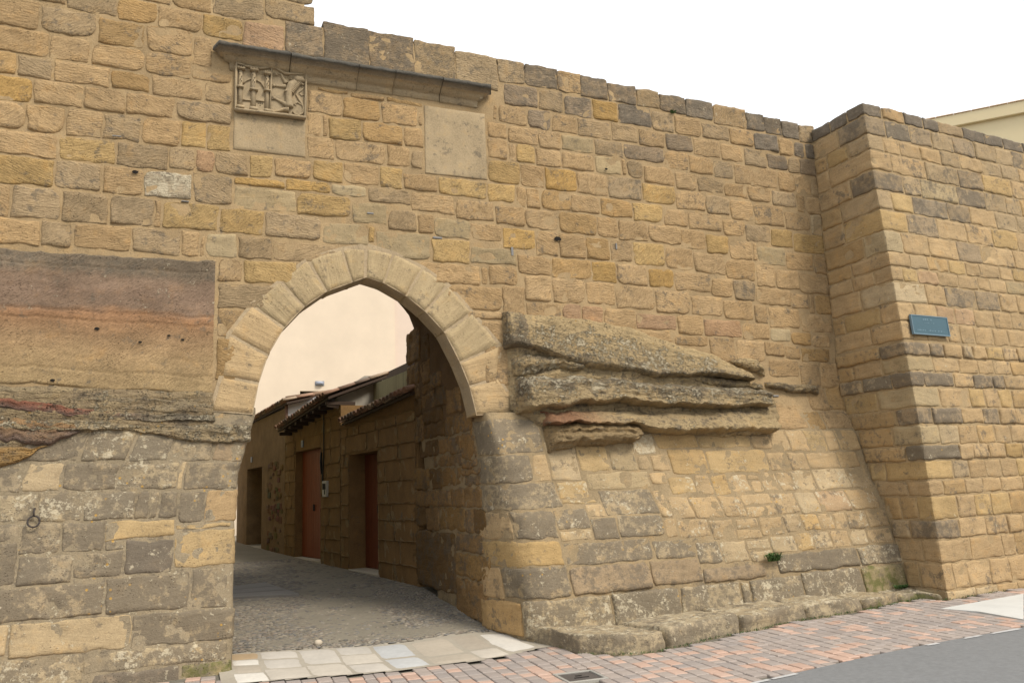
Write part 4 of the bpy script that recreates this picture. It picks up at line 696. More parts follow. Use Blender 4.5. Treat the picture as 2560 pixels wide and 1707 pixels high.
while x < re_[-1][0]+2:
    l = random.uniform(.1, .45)
    if random.random() < .6:
        a, b = road_y(x), road_y(x+l); mb.put([(x, a-.055, gz(x, a)+.009), (x+l, b-.055-.02*random.random(), gz(x+l, b)+.009), (x+l, b-.01, gz(x+l, b)+.009), (x, a-.015, gz(x, a)+.009)], [[0, 1, 2, 3]])
    x += l+random.uniform(.02, .25)
lnm = mb.build('edge_mortar', LINEM, rd)
# pavement of small pavers
pav = grid('pavement', -6, 14, -14, -.3, .4, lambda x, y: gz(x, y)-.022, JOINT); prop(pav, kind='structure')
def inpoly(p, poly):
    c = False; n = len(poly)
    for i in range(n):
        a, b = poly[i], poly[i-1]
        if (a[1] > p[1]) != (b[1] > p[1]) and p[0] < (b[0]-a[0])*(p[1]-a[1])/(b[1]-a[1])+a[0]: c = not c
    return c
slab_line = [(.68, -.85), (1.05, -.94), (1.4, -1.02), (1.75, -1.14), (2.1, -1.22), (2.5, -1.21), (2.95, -1.27), (3.36, -1.20), (3.74, -1.08)]
def wall_y(x):
    if x < .55: return -.36
    if x < slab_line[-1][0]: return lerp(x, slab_line)-.02
    if x < 9.2: return base_y(x)-.02
    return P('B', (x-9.34), .1)[1]-.02 if x > 9.34 else -1.46
RAMP_ = [tuple(p) for p in RAMP]
mc = Vector((sum(p[0] for p in MAN)/4, sum(p[1] for p in MAN)/4))
GREYS = [(.285, .238, .205), (.305, .255, .218), (.27, .232, .205), (.315, .262, .222), (.29, .245, .212)]; SALM = [(.42, .285, .215), (.39, .265, .20), (.43, .30, .23)]
th = radians(-4); ex = Vector((cos(th), sin(th))); ey = Vector((-sin(th), cos(th)))       # rows run away from the wall
bricks = []; rr = random.Random(3); ra = -6.
while ra < 13:
    wd = rr.choice((.105, .14, .14, .14)); q = -12+rr.random()*.2
    while q < 0:
        l = rr.choice((.10, .14, .14, .21, .21)); c = ex*(ra+wd/2)+ey*(q+l/2)
        if -5 < c.x < 12.5 and -11 < c.y < wall_y(c.x)-.04 and c.y > road_y(c.x)+.03 and not inpoly((c.x, c.y), RAMP_) and max(abs(c.x-mc.x), abs(c.y-mc.y)) > .24:
            sal = rr.random() < (.30 if l < .2 and wd > .11 else .16)
            bricks.append((c, wd, l, rr.choice(SALM) if sal else rr.choice(GREYS), rr.random()))
        q += l
    ra += wd
Rm = Matrix(R).transposed(); cp = Vector((0, -9.4925, 1.7))
def inview(c):
    p = Rm @ (Vector((c.x, c.y, gz(c.x, c.y)))-cp)
    if p.z >= -.2: return None
    u, v_ = p.x/-p.z*1890, p.y/-p.z*1890
    return -p.z if abs(u) < 1200 and abs(v_) < 800 else None
dd = [(inview(b[0]), b) for b in bricks]; vis = sorted([t for t in dd if t[0]], key=lambda t: t[0]); rest = [t[1] for t in vis[300:]]+[b for t, b in dd if t is None]
shared = {}
def paver_v(wd, l, k):
    a, b, g_, h = wd/2-.003, l/2-.003, .006, .03; rr2 = random.Random(k)
    j = lambda: rr2.uniform(-.002, .002)
    v = [(x+j(), y+j(), -h) for (x, y) in ((-a, -b), (a, -b), (a, b), (-a, b))]; v += [(x, y, -g_) for (x, y, z) in v[:4]]; v += [(x*(1-g_/a), y*(1-g_/b), j()*.5) for (x, y, z) in v[:4]]
    f = [[8, 9, 10, 11]]+[[4*r+q, 4*r+(q+1) % 4, 4*r+4+(q+1) % 4, 4*r+4+q] for r in (0, 1) for q in range(4)]
    return v, f
tiltm = lambda c: Matrix.Rotation(math.atan((gz(c.x, c.y+.05)-gz(c.x, c.y-.05))/.1), 4, 'X')
def brick_m(b): c = b[0]; return Matrix.Translation((c.x, c.y, gz(c.x, c.y)+(b[4]-.5)*.006)) @ Matrix.Rotation(th, 4, 'Z')
for _, b in vis[:300]:
    key = (b[1], b[2], b[3], int(b[4]*2))
    if key not in shared:
        v, f = paver_v(b[1], b[2], int(b[4]*1e4)); shared[key] = mesh('paver', v, f, PAVM, tint=b[3], smooth=False)
    o = link('paver', shared[key], pav); o.matrix_world = brick_m(b); o.matrix_parent_inverse = Matrix()
mb = MB()
for b in rest:
    v, f = paver_v(b[1], b[2], int(b[4]*1e4)); m_ = brick_m(b); mb.put([m_ @ Vector(p) for p in v], f, b[3])
o = mb.build('far_pavers', PAVM, pav); prop(o, kind='stuff')
# concrete ramp at the right
v = [(p[0], p[1], gz(*p)+.006) for p in RAMP_]; rp_ = add('ramp', v+[(a, b, c-.05) for a, b, c in v], [[0, 1, 2, 3][::-1] if (v[1][0]-v[0][0])*(v[2][1]-v[1][1])-(v[1][1]-v[0][1])*(v[2][0]-v[1][0]) < 0 else [0, 1, 2, 3]]+[[i, (i+1) % 4, 4+(i+1) % 4, 4+i] for i in range(4)], CONC, smooth=False); prop(rp_, kind='structure')
# inspection cover
man = empty('inspection_cover', (mc.x, mc.y, gz(mc.x, mc.y)), 'square cast iron inspection cover sunk among the pavers', 'manhole cover')
CAST = simple('cast_iron', (.10, .088, .08), .55, .35, 25, .3, metal=.3); FRM = simple('cover_frame', (.30, .28, .24), .7, .3, 30, .3)
MM = Matrix.Translation(man.location) @ Matrix.Rotation(th, 4, 'Z'); mf = lambda x, y, z: MM @ Vector((x, y, z))
mb = MB(); s_ = .165
for (a, b, c_, d_) in ((-s_-.03, s_+.03, -s_-.03, -s_), (-s_-.03, s_+.03, s_, s_+.03), (-s_-.03, -s_, -s_, s_), (s_, s_+.03, -s_, s_)): mb.box(a, b, c_, d_, -.05, .006, mf, bev=.004)
mb.build('frame', FRM, man)
mb = MB(); mb.box(-s_+.006, s_-.006, -s_+.006, s_-.006, -.05, -.004, mf, bev=.003)
mb.build('lid', CAST, man)
mb = MB(); mb.box(-.03, .03, .03, .05, -.003, .0005, mf); mb.box(-.07, .07, -.04, -.03, -.003, .001, mf); mb.build('keyhole', DARK, man)
# threshold of pale slabs
TOPL_ = [(.68, .25), (1.35, .10), (2.06, -.08), (2.5, -.12), (3.1, -.05), (3.74, -.15)]
thr = grid('threshold', .55, 3.9, -1.3, .3, .05, lambda x, y: gz(x, y)+.002, SLABM, tint=(.33, .29, .225), mask=lambda x, y: lerp(x, slab_line)-.02 < y < lerp(x, TOPL_)+.03); prop(thr, kind='structure')
ST_ = dict(a=(.42, .38, .32), b=(.39, .385, .365), c=(.45, .40, .325), e=(.38, .325, .25), w=(.55, .51, .44), o=(.33, .24, .14))
XC = [.68, .97, 1.37, 1.75, 2.12, 2.52, 3.02, 3.36, 3.74]
SPLIT = [[.78, .58, .36], [.74, .42], [.48], [.72, .40], [.50], [.33], [.4], []]; SCOL = ['oweww', 'aac', 'ac', 'aca', 'bb', 'ee', 'ec', 'w']
TOPL = [(.68, .25), (1.35, .10), (2.06, -.08), (2.5, -.12), (3.1, -.05), (3.74, -.15)]; BOTL = [(.68, -.85), (1.05, -.94), (1.4, -1.02), (1.75, -1.14), (2.1, -1.22), (2.5, -1.21), (2.95, -1.27), (3.36, -1.20), (3.74, -1.08)]
quads = []
for k in range(8):
    fr = [1.]+SPLIT[k]+[0.]
    for r_ in range(len(fr)-1):
        q = []
        for (x, f_) in ((XC[k], fr[r_]), (XC[k+1], fr[r_]), (XC[k+1], fr[r_+1]), (XC[k], fr[r_+1])):
            yt_, ybm = lerp(x, TOPL), lerp(x, BOTL); y_ = ybm+(yt_-ybm)*f_; q.append((x-.05*(y_+.3)*0+.02*N3(Vector((x*9, f_*7, 1))), y_+(.03*N3(Vector((x*5, f_*9, 4))) if 0 < f_ < 1 else 0)))
        quads.append((q, SCOL[k][r_]))
for poly, c in quads:
    cx = sum(p[0] for p in poly)/4; cy = sum(p[1] for p in poly)/4; n = 6; vv = []; ff = []
    k = random.uniform(.9, 1.1); zz = random.uniform(.008, .016)
    A, B, Cc, D = [Vector((p[0]-math.copysign(.007, p[0]-cx), p[1]-math.copysign(.007, p[1]-cy), 0)) for p in poly]
    for j in range(n+1):
        for i in range(n+1):
            u, v_ = i/n, j/n; p = (A*(1-u)+B*u)*(1-v_)+(D*(1-u)+Cc*u)*v_; e = i in (0, n) or j in (0, n)
            if e: p += Vector((N3(p*7), N3(p*7+Vector((5, 5, 5))), 0))*.012
            vv.append((p.x, p.y, gz(p.x, p.y)+(zz-.012 if e else zz+.006*N3(p*5))))
    ff = [[j*(n+1)+i, (j+1)*(n+1)+i, (j+1)*(n+1)+i+1, j*(n+1)+i+1] for j in range(n) for i in range(n)]
    add('paving_slab', vv, ff, SLABM, thr, tint=tuple(q*k for q in ST_[c]))
# alley
al = grid('alley', -1.2, 4.4, -.5, 21, .2, lambda x, y: gz(x, y)+(.004+.012*N3(Vector((x*2, y*2, 0))) if y > lerp(x, TOPL_)+.12 else -.012), simple('alley_mortar', (.20, .175, .13), .9, .45, 14, .4), mask=lambda x, y: y > lerp(x, TOPL_)-.16); prop(al, kind='structure')
slab_top = [(.68, .25), (1.35, .10), (2.06, -.08), (2.5, -.12), (3.1, -.05), (3.74, -.15)]
dr = [Vector((p[0], p[1])) for p in DRAIN]
pm = MB(); rp = random.Random(11); PEB = [(.165, .145, .115), (.13, .118, .098), (.20, .17, .125), (.16, .135, .10), (.22, .19, .145), (.12, .112, .10), (.18, .145, .11)]
tv = [(cos(a)*r, sin(a)*r, h) for (r, h, n) in ((1, 0, 7), (.72, .7, 7)) for a in [2*pi*k/n for k in range(n)]]+[(0, 0, 1)]
tf = [[k, (k+1) % 7, 7+(k+1) % 7, 7+k] for k in range(7)]+[[7+k, 7+(k+1) % 7, 14] for k in range(7)]
y = -.45
while y < 9.5:
    st = .030 if y < 3 else .045
    x = .2+rp.random()*.08
    while x < 3.9:
        ln_ = rp.uniform(.035, .085)*(1 if y < 3 else 1.4)
        px, py = x+ln_/2, y+rp.uniform(-.012, .012)
        strip = abs(px-(2.05+.10*py+.25*N3(Vector((py*.8, 0, 0)))))
        keep = py > lerp(px, slab_top)+.03 and rp.random() < (.22 if strip < .48 and py > .2 else .97)
        if py < 2.9 and px > 3.62: keep = False
        if py > 2.9 and px > 3.65-.13*(py-2.9): keep = False
        if inpoly((px, py), [tuple(p) for p in dr]): keep = False
        if keep:
            a = rp.uniform(-.25, .25); w_ = st*.5*rp.uniform(.8, 1.25); h = rp.uniform(.007, .014); g = gz(px, py)+.006; t = rp.choice(PEB); k = rp.uniform(.75, 1.25)
            pm.put([(px+(p[0]*ln_/2)*cos(a)-p[1]*w_*sin(a), py+(p[0]*ln_/2)*sin(a)+p[1]*w_*cos(a), g-.006+p[2]*h) for p in tv], tf, tuple(q*k for q in t))
        x += ln_*.92
    y += st*.86
cb = pm.build('cobbles', simple('river_pebble', (1, 1, 1), .7, .35, 30, .2, attr=True), al, True); prop(cb, kind='stuff')
dc = empty('drain_cover', (dr[0].x+.5, dr[0].y-.2, gz(dr[0].x, dr[0].y)), 'grey stone drain cover of three planks set in the dark cobbles', 'drain cover')
a_, b_, c_, d_ = dr
for k in range(3):
    u0, u1 = k/3+.012, (k+1)/3-.012; q = [a_.lerp(d_, u0), b_.lerp(c_, u0), b_.lerp(c_, u1), a_.lerp(d_, u1)]
    q[0] = q[0]+(q[0]-q[1])*.2; q[3] = q[3]+(q[3]-q[2])*.2
    v = [(p.x, p.y, gz(p.x, p.y)+.03) for p in q]+[(p.x, p.y, gz(p.x, p.y)-.03) for p in q]
    add('cover_slab', v, [[0, 3, 2, 1][::-1], [0, 1, 5, 4], [1, 2, 6, 5], [2, 3, 7, 6], [3, 0, 4, 7]], SLABM, dc, tint=(.20, .185, .165), smooth=False)
# a loose pale stone
mb = MB(); lx, ly = 1.62, .22
for (r, h) in ((.035, .0), (.042, .02), (.028, .045), (.004, .052)): mb.v += [(lx+r*1.2*cos(q*pi/4), ly+r*sin(q*pi/4), gz(lx, ly)+h+.004) for q in range(8)]
mb.f = [[8*r+q, 8*r+(q+1) % 8, 8*r+8+(q+1) % 8, 8*r+8+q] for r in range(3) for q in range(8)]; mb.t = [(.45, .38, .28)]*32; mb.w = [(0, 0, 0)]*32; mb.sd = [0.]*32
prop(mb.build('loose_stone', SLABM, None, True), 'loose pale round stone lying on the cobbles behind the slabs', 'stone')
# ================================================================== ALLEY HOUSES
TILE = simple('clay_tile', (1, 1, 1), .85, .45, 30, .3, attr=True)
WOODD = simple('dark_timber', (.055, .035, .022), .8, .4, 20, .3)
DOORS = [simple('red_brown_door', (.22, .055, .02), .5, .35, 8, .15, streak=.15), simple('dark_brown_door', (.16, .042, .018), .55, .3, 8, .15), simple('black_brown_door', (.045, .017, .012), .6, .3, 8, .1)]
RENDER = simple('grey_render', (.36, .33, .27), .92, .45, 5, .3, streak=.25); WHITE = simple('white_render', (.72, .72, .71), .9, .15, 5, .1)
OLIVE = simple('mossy_render', (.30, .27, .155), .93, .45, 4, .25, streak=.3)
SILL = simple('door_sill', (.42, .37, .29), .85, .25, 12, .2)
tr = random.Random(5)
def tile_mesh(l, r, inv, col):
    v = []; f = []; n = 6
    for (yy, rr_) in ((0, r), (l, r*.82)):
        for q, s in ((rr_, 0), (rr_-.013, 1)):
            for k in range(n+1): a = pi*k/n; v.append((q*cos(a), yy, (q*sin(a))*(-1 if inv else 1)*.85))
    m = n+1
    for k in range(n): f += [[k, k+1, 2*m+k+1, 2*m+k], [m+k+1, m+k, 3*m+k, 3*m+k+1], [k+1, k, m+k, m+k+1]]
    f += [[0, 2*m, 3*m, m], [n, m+n, 3*m+n, 2*m+n]]
    return mesh('roof_tile', v, f, TILE, tint=col)
TCOL = [(.30, .16, .10), (.22, .14, .095), (.34, .20, .13), (.18, .13, .095), (.38, .28, .19)]
TM = {}
class House:
    def __init__(s, key, label, tint):
        h = HOUSES[key]; s.A = Vector(h['a']); s.B = Vector(h['b']); s.d = (s.B-s.A).normalized(); s.n = Vector((s.d.y, -s.d.x)); s.L = (s.B-s.A).length; s.h = h
        s.o = empty('house', (s.A.x, s.A.y, gz(s.A.x, s.A.y)), label, 'house', 'small houses along the alley'); s.tint = tint
    def p(s, t, i, z): q = s.A+s.d*t+s.n*i; return Vector((q.x, q.y, z))
    def gnd(s, t): q = s.A+s.d*t; return gz(q.x, q.y)
    def wall(s, ztop, door, rec, dm, thick=.5):
        t0, t1, z0, z1 = door; f = s.p; mb = MB(); tt = s.tint
        for (a, b, c, d) in ((-.0, t0, -.2, ztop), (t1, s.L, -.2, ztop), (t0, t1, z1, ztop)): mb.box(a, b, 0, thick, c, d, f, t=tt)
        mb.build('wall', MORTAR, s.o)
        dw = MB(); w_ = t1-t0; npl = 2 if w_ > 1.8 else 6
        dw.box(t0, t1, rec+.01, rec+.06, z0, z1, f); do = dw.build('door', dm, s.o)
        pl = max(4, int(w_/.17))
        for k in range(pl):
            pb = MB(); pb.box(t0+w_*k/pl+.004, t0+w_*(k+1)/pl-.004, rec-.012, rec+.01, z0+.02, z1-.01, f, bev=.003); pb.build('plank', dm, do)
        hb = MB(); hb.box(t0+w_*.5-.015, t0+w_*.5+.015, rec-.05, rec-.012, z0+1.0, z0+1.14, f, bev=.005); hb.build('handle', IRON, do)
        sb = MB(); sb.box(t0-.02, t1+.02, -.03, rec, z0-.14, z0, f, bev=.01); sb.build('door_sill', SILL, s.o)
    def ashlar(s, ztop, door, n0, rows, cols='ttoyoo', tf=.84, rough=1.):
        def sf(t, z): q = s.p(t, 0, z); return tuple(q)
        global P
        key = 'H%s' % id(s); SURFX[key] = sf
        z = s.gnd(0)-.05; t0, t1, dz0, dz1 = door
        while z < ztop-.1:
            hh = tr.uniform(.24, .40); z1 = min(z+hh, ztop-.02); t = .02
            while t < s.L-.05:
                l = tr.uniform(.55, 1.25); e = min(t+l, s.L-.01)
                segs = [(t, e)]
                if z1 > dz0 and z < dz1: segs = [(t, min(e, t0-.004)), (max(t, t1+.004), e)]
                for a, b in segs:
                    if b-a > .1: stone('wall_stone', s.o, key, a+.006, b-.006, z+.005, z1-.005, tr.choice(cols), prot=.006, res=.07, rough=.8*rough, tintf=tf, blend=.35, wear=(.15, 0, 0), rim=.012)
                t = e
            z = z1
    def roof(s, pts, over, slope, rows, r=.085, tl=.4, t_lo=None):
        (ta, za), (tb, zb) = pts; f = s.p; n = int((tb-ta)/(r*2.05)); ze = lambda t: za+(zb-za)*(t-ta)/(tb-ta)
        cs, sn = cos(slope), sin(slope)
        v = []
        for t in (ta, tb):
            for (i, dz) in ((-over+.06, -.03), (rows*tl*.85*cs-over, rows*tl*.85*sn-.03)): v += [f(t, i, ze(t)+dz), f(t, i, ze(t)+dz-.05)]
        rf = add('roof', v, [[0, 2, 6, 4], [1, 5, 7, 3], [0, 4, 5, 1], [2, 3, 7, 6], [0, 1, 3, 2], [4, 6, 7, 5]], WOODD, s.o, smooth=False)
        for k in range(n):
            t = ta+(k+.5)*(tb-ta)/n
            for rw in range(rows):
                for inv in (0, 1):
                    i0 = -over+rw*tl*.85*cs; z0 = ze(t)+rw*tl*.85*sn
                    q = f(t+(r*1.02 if inv else 0), i0+(.02 if inv else -.01)+tr.uniform(-.012, .012), z0+(.045 if inv else .0)+tr.uniform(-.006, .006))
                    ci = tr.randrange(5); key = (tl, r, inv, ci)
                    if key not in TM: TM[key] = tile_mesh(tl, r, inv, TCOL[ci])
                    o = link('roof_tile', TM[key], rf)
                    X = Vector((s.d.x, s.d.y, (zb-za)/(tb-ta))).normalized(); Y = Vector((s.n.x*cs, s.n.y*cs, sn)); Z = X.cross(Y)
                    if Z.z < 0: X = -X; Z = X.cross(Y)
                    Mx = Matrix((X, Y, Z)).transposed().to_4x4(); Mx.translation = q; o.parent = rf; o.matrix_parent_inverse = Matrix(); o.matrix_local = Mx
        return rf
SURFX = {}
P1_ = P
def P(surf, s, z):
    if surf in SURFX: return SURFX[surf](s, z)
    return P1_(surf, s, z)
hn = HOUSES['near']; h1 = House('near', 'low sandstone house with a dark brown door, nearest behind the arch', (.33, .195, .08))
dz = (hn['door'][0][0], hn['door'][1][0]-.0, hn['th'][1], hn['door'][0][1]); h1.wall(3.05, dz, .32, DOORS[1]); h1.ashlar(3.04, dz, 0, 0, rough=1.3)
mb = MB(); mb.box(0, h1.L, -.012, .5, 3.05, 3.2, lambda t, i, z: h1.p(t, i, z if z < 3.1 else 3.3-.052*t), t=(.29, .165, .065)); mb.build('wall_plate', MORTAR, h1.o)
h1.roof([(0.0, hn['eave'][0][1]), (3.45, hn['eave'][1][1])], .15, radians(16), 3)
hm_ = HOUSES['mid']; h2 = House('mid', 'sandstone house with red-brown double door under overhanging tiled eaves', (.32, .19, .076))
dz = (hm_['door'][0][0], hm_['door'][1][0]-.3, hm_['th'][1]+.08, hm_['door'][0][1]); h2.wall(3.5, dz, .17, DOORS[0]); h2.ashlar(3.45, dz, 0, 0)
(ea, eb) = hm_['eave']; rf = h2.roof([(-.1, ea[1]), (3.75, eb[1])], .34, radians(20), 4)
for k in range(9):
    t = .05+k*.44; z = ea[1]+(eb[1]-ea[1])*(t-ea[0])/(eb[0]-ea[0]); mb = MB(); mb.box(t-.05, t+.05, -.28, .3, z-.16, z-.085, h2.p, bev=.008); mb.build('rafter_end', WOODD, h2.o)
hf_ = HOUSES['far']; h3 = House('far', 'rendered house with a black doorway at the far bend of the alley', (.33, .215, .11))
dz = (hf_['door'][0][0], hf_['door'][1][0]-.6, hf_['th'][1], hf_['door'][0][1]); h3.wall(3.88, dz, .5, DOORS[2]); h3.roof([(-.3, 4.02), (6.2, 3.92)], .1, radians(12), 2)
mb = MB(); rs = random.Random(2)
# rubble strip of bare stone on the far house
for k in range(70):
    t = rs.uniform(.25, 1.9); z = rs.uniform(.5, 2.6); a = rs.uniform(.05, .14)
    mb.box(t-a, t+a, -rs.uniform(.01, .035), .02, z-a*.55, z+a*.55, h3.p, t=tuple(q*rs.uniform(.6, 1.1) for q in (.27, .17, .09)), bev=.012)
o = mb.build('rubble_patch', ROCK, h3.o); prop(o, kind='stuff')
# house numbers, pipe, meter box
NUM = simple('house_number_tile', (.16, .19, .24), .4, .1)
for h, (t, z) in ((h2, hm_['num']), (h3, hf_['num'])): mb = MB(); mb.box(t-.07, t+.07, -.028, -.008, z-.06, z+.09, h.p, bev=.004); mb.build('number_plate', NUM, h.o)
BLACK = simple('black_cable', (.012, .012, .012), .5, .1)
mb = MB(); t = 1.0
mb.tube([(h2.p(t, -.03, 3.5), .014), (h2.p(t, -.03, 2.55), .014), (h2.p(t+.04, -.035, 2.3), .016), (h2.p(t+.06, -.035, 2.05), .02)], n=6, up=Vector((1, 0, 0))); mb.build('cable', BLACK, h2.o)
mb = MB(); mb.tube([(h2.p(t+.14, -.04, 2.65), .022), (h2.p(t+.13, -.05, 2.45), .03), (h2.p(t+.13, -.04, 2.2), .015)], n=6, up=Vector((1, 0, 0))); mb.build('cable_box', BLACK, h2.o)
bt = hm_['box']; mbx = empty('meter_box', tuple(h2.p(.92, -.05, 1.74)), 'pale grey meter box with vents beside the red-brown double door', 'meter box')
mb = MB(); mb.box(.78, 1.05, -.05, .02, bt[1][1], bt[0][1]+.05, h2.p, bev=.008); mb.build('case', simple('grey_plastic', (.42, .40, .35), .6, .15), mbx)
mb = MB(); zz = bt[0][1]+.05
for (a, b) in ((.82, .90), (.93, 1.01)): mb.box(a, b, -.056, -.05, zz-.17, zz-.05, h2.p)
mb.box(.86, .90, -.056, -.05, bt[1][1]+.05, bt[1][1]+.14, h2.p); mb.build('vents', DARK, mbx)
# gables above the roofs
def gable(name, h, pts, z0, y, mat, th_=.25, col=(.3, .3, .3)):
    v = [(p[0], y, p[1]) for p in pts]+[(pts[-1][0], y, z0), (pts[0][0], y, z0)]; n = len(v)
    v += [(a, y+th_, c) for a, b, c in v]; f = [list(range(n))[::-1], [n+k for k in range(n)]]+[[k, (k+1) % n, n+(k+1) % n, n+k] for k in range(n)]
    return add(name, v, f, mat, h.o, tint=col, smooth=False)
G = GABLE
gp = [(3.10, 3.42), (3.10, G['vL'][2]+.02), (G['vT'][0], G['vT'][2]-.05), (G['wT'][0], G['wT'][2]-.05), (G['oL'][0]+.02, G['oL'][2])]
gable('gable_wall', h2, gp, 3.42, 6.9, RENDER)
mb = MB(); mb.box(3.12, 4.2, 6.88, 7.1, 2.9, 3.42, t=(.27, .19, .10)); mb.build('end_wall', MORTAR, h2.o)
a = Vector((G['vL'][0], 6.9, G['vL'][2])); b = Vector((G['vT'][0]+.05, 6.9, G['vT'][2]+.02)); nvt = 4
for k in range(nvt):
    q = a.lerp(b, k/nvt); key = ('verge', k % 2)
    if key not in TM: TM[key] = tile_mesh((b-a).length/nvt*1.12, .10, 0, TCOL[(3, 1)[k % 2]])
    Y = (b-a).normalized(); X = Vector((0, -1, 0)); Z = X.cross(Y)
    if Z.z < 0: X = -X; Z = X.cross(Y)
    Mx = Matrix((X, Y, Z)).transposed().to_4x4(); Mx.translation = q+Vector((0, .06, -.05)); o = link('verge_tile', TM[key], h2.o); o.matrix_parent_inverse = Matrix.Translation(-h2.o.location); o.matrix_local = Matrix.Translation(h2.o.location) @ Mx if False else Mx
mb = MB(); fl, fr = Vector((G['fL'][0], 6.86, G['fL'][2])), Vector((G['fR'][0], 6.86, G['fR'][2]))
mb.tube([(fl.lerp(fr, k/5)+Vector((0, 0, -.06)), .06) for k in range(6)], n=10); mb.build('gutter', simple('pinkish_gutter', (.46, .36, .33), .6, .15), h2.o, True)
# wall at the back of the near house roof
o2 = G['o2']; mb = MB(); A_ = Vector((G['oL'][0], 6.88)); B_ = Vector((o2[0], o2[1])); d_ = (B_-A_); B2 = A_+d_*1.75; nn = Vector((d_.y, -d_.x)).normalized()*-.2
zt = G['oL'][2]; v = [(A_.x, A_.y, 2.9), (B2.x, B2.y, 2.9), (B2.x, B2.y, zt), (A_.x, A_.y, zt)]; v += [(x+.2, y+.03, z) for x, y, z in v]
add('back_wall', v, [[0, 1, 2, 3], [7, 6, 5, 4], [3, 2, 6, 7], [0, 3, 7, 4], [1, 5, 6, 2]], OLIVE, h1.o, smooth=False)
# roof glimpsed over that wall
rt = G['rt']; hx = empty('tiled_roof', (rt[1][0], rt[1][1], rt[1][2]), 'dark tiled roof corner showing over the mossy wall behind the arch', 'roof', None)
P_a = Vector(rt[0]); P_b = Vector(rt[1]); dv = P_b-P_a; P_c = P_b+dv*.8; nt_ = 18
mb = MB(); v = [P_a, P_c, P_c+Vector((1.2, .1, .5)), P_a+Vector((1.2, .1, .5))]; v = [Vector(p) for p in v]+[p-Vector((0, 0, .34)) for p in v]; mb.put(v, [[0, 1, 2, 3], [7, 6, 5, 4], [0, 4, 5, 1], [1, 5, 6, 2], [3, 7, 4, 0]]); mb.build('roof_deck', WOODD, hx)
mb = MB(); mb.box(P_b.x+.25, P_b.x+1.3, P_b.y-1.5, P_a.y, 2.5, P_b.z-.1); mb.build('wall', RENDER, hx)
for k in range(nt_):
    q = P_a.lerp(P_c, (k+.5)/nt_); key = ('rt', k % 3)
    if key not in TM: TM[key] = tile_mesh(.4, .095, 0, TCOL[k % 3])
    X = -(P_c-P_a).normalized(); Y = Vector((.92, .05, .38)).normalized(); Z = X.cross(Y)
    if Z.z < 0: X = -X; Z = X.cross(Y)
    Mx = Matrix((X, Y, Z)).transposed().to_4x4(); Mx.translation = q+Vector((-.14, 0, .02)); o = link('roof_tile', TM[key], hx); o.matrix_parent_inverse = Matrix.Translation(-hx.location); o.matrix_local = Mx
# white gable of the far house
gy = 10.8; k_ = (gy+9.4925)
def at_y(wp_, y): c0 = Vector((0, -9.4925, 1.7)); d = Vector(wp_)-c0; return c0+d*((y+9.4925)/d.y)
wa, wb = at_y(G['wp'][0], gy), at_y(G['wp'][1], gy)
gable('white_gable', h3, [(wa.x, wa.z), (wb.x+.6, wb.z+(wb.z-wa.z)*.6/(wb.x-wa.x))], 3.2, gy, WHITE)
mb = MB(); mb.tube([(Vector((wa.x-.03, gy-.02, wa.z)), .05), (Vector((wb.x+.6, gy-.02, wb.z+(wb.z-wa.z)*.6/(wb.x-wa.x)+.02)), .05)], (.25, .16, .10), n=8); mb.tube([(Vector((wa.x-.02, gy-.02, wa.z)), .04), (Vector((wa.x-.01, gy-.02, 3.4)), .04)], (.2, .12, .08), n=8); mb.build('verge_trim', TILE, h3.o, True)
# house on the other side of the alley
op = empty('rendered_house', (-.6, 10, .4), 'plain rendered house across the alley, hidden behind the left pier', 'house')
mb = MB(); mb.box(-2.6, .45, 2.98, 17, 0, 6.4); mb.build('wall', OLIVE, op)
mb = MB(); mb.box(-2.9, .62, 2.98, 17.2, 6.4, 6.55); mb.build('eaves', WOODD, op)
# ================================================================== BUILDINGS BEHIND
CREAM = simple('cream_render', (.66, .545, .41), .9, .26, 1.0, .1); CREAM2 = simple('pink_cream_render', (.64, .515, .41), .9, .2, 1.3, .1)
YEL = simple('yellow_render', (.68, .56, .34), .9, .08, 2, .06)
cbm = empty('cream_building', (4, 24, 0), 'tall blank cream rendered building closing the view through the arch', 'building')
wn = G['win']; wx0, wx1 = wn[0][0], wn[1][0]; wz1 = (wn[0][2]+wn[1][2])/2+.05; wz0 = wz1-1.3; cx = wn[3][0]; yb_ = 22.
mb = MB()
for (a, b, c, d) in ((-6, wx0, 0, 15), (wx1, cx, 0, 15), (wx0, wx1, 0, wz0), (wx0, wx1, wz1, 15)): mb.box(a, b, yb_, yb_+.6, c, d)
mb.box(-6, cx, yb_+.6, yb_+9, 0, 15); mb.build('wall', CREAM, cbm)
mb = MB(); mb.box(cx, cx+7, yb_+.08, yb_+9, 0, 14.5); mb.build('side_wall', CREAM2, cbm)
wf = MB(); wf.box(wx0, wx1, yb_+.3, yb_+.34, wz0, wz1); wfo = wf.build('window', DARK, cbm)
n = 7
for k in range(n):
    x = wx0+(k+.5)*(wx1-wx0)/n; mb = MB(); mb.box(x-.035, x+.035, yb_+.14, yb_+.2, wz0, wz1-.12, bev=.01); mb.build('baluster', WHITE, wfo)
mb = MB(); mb.box(wx0, wx1, yb_+.12, yb_+.22, wz1-.2, wz1-.12); mb.build('rail', WHITE, wfo)
mb = MB(); mb.box(-6.2, cx+7.2, yb_-.15, yb_+9.2, 15, 15.25); mb.build('roof', TILE, cbm)
lm = empty('wall_lamp', (wn[2][0], yb_-.1, wn[2][2]), 'small oval grey bulkhead lamp on the cream wall', 'lamp')
mb = MB(); x, z = wn[2][0], wn[2][2]; v = []; 
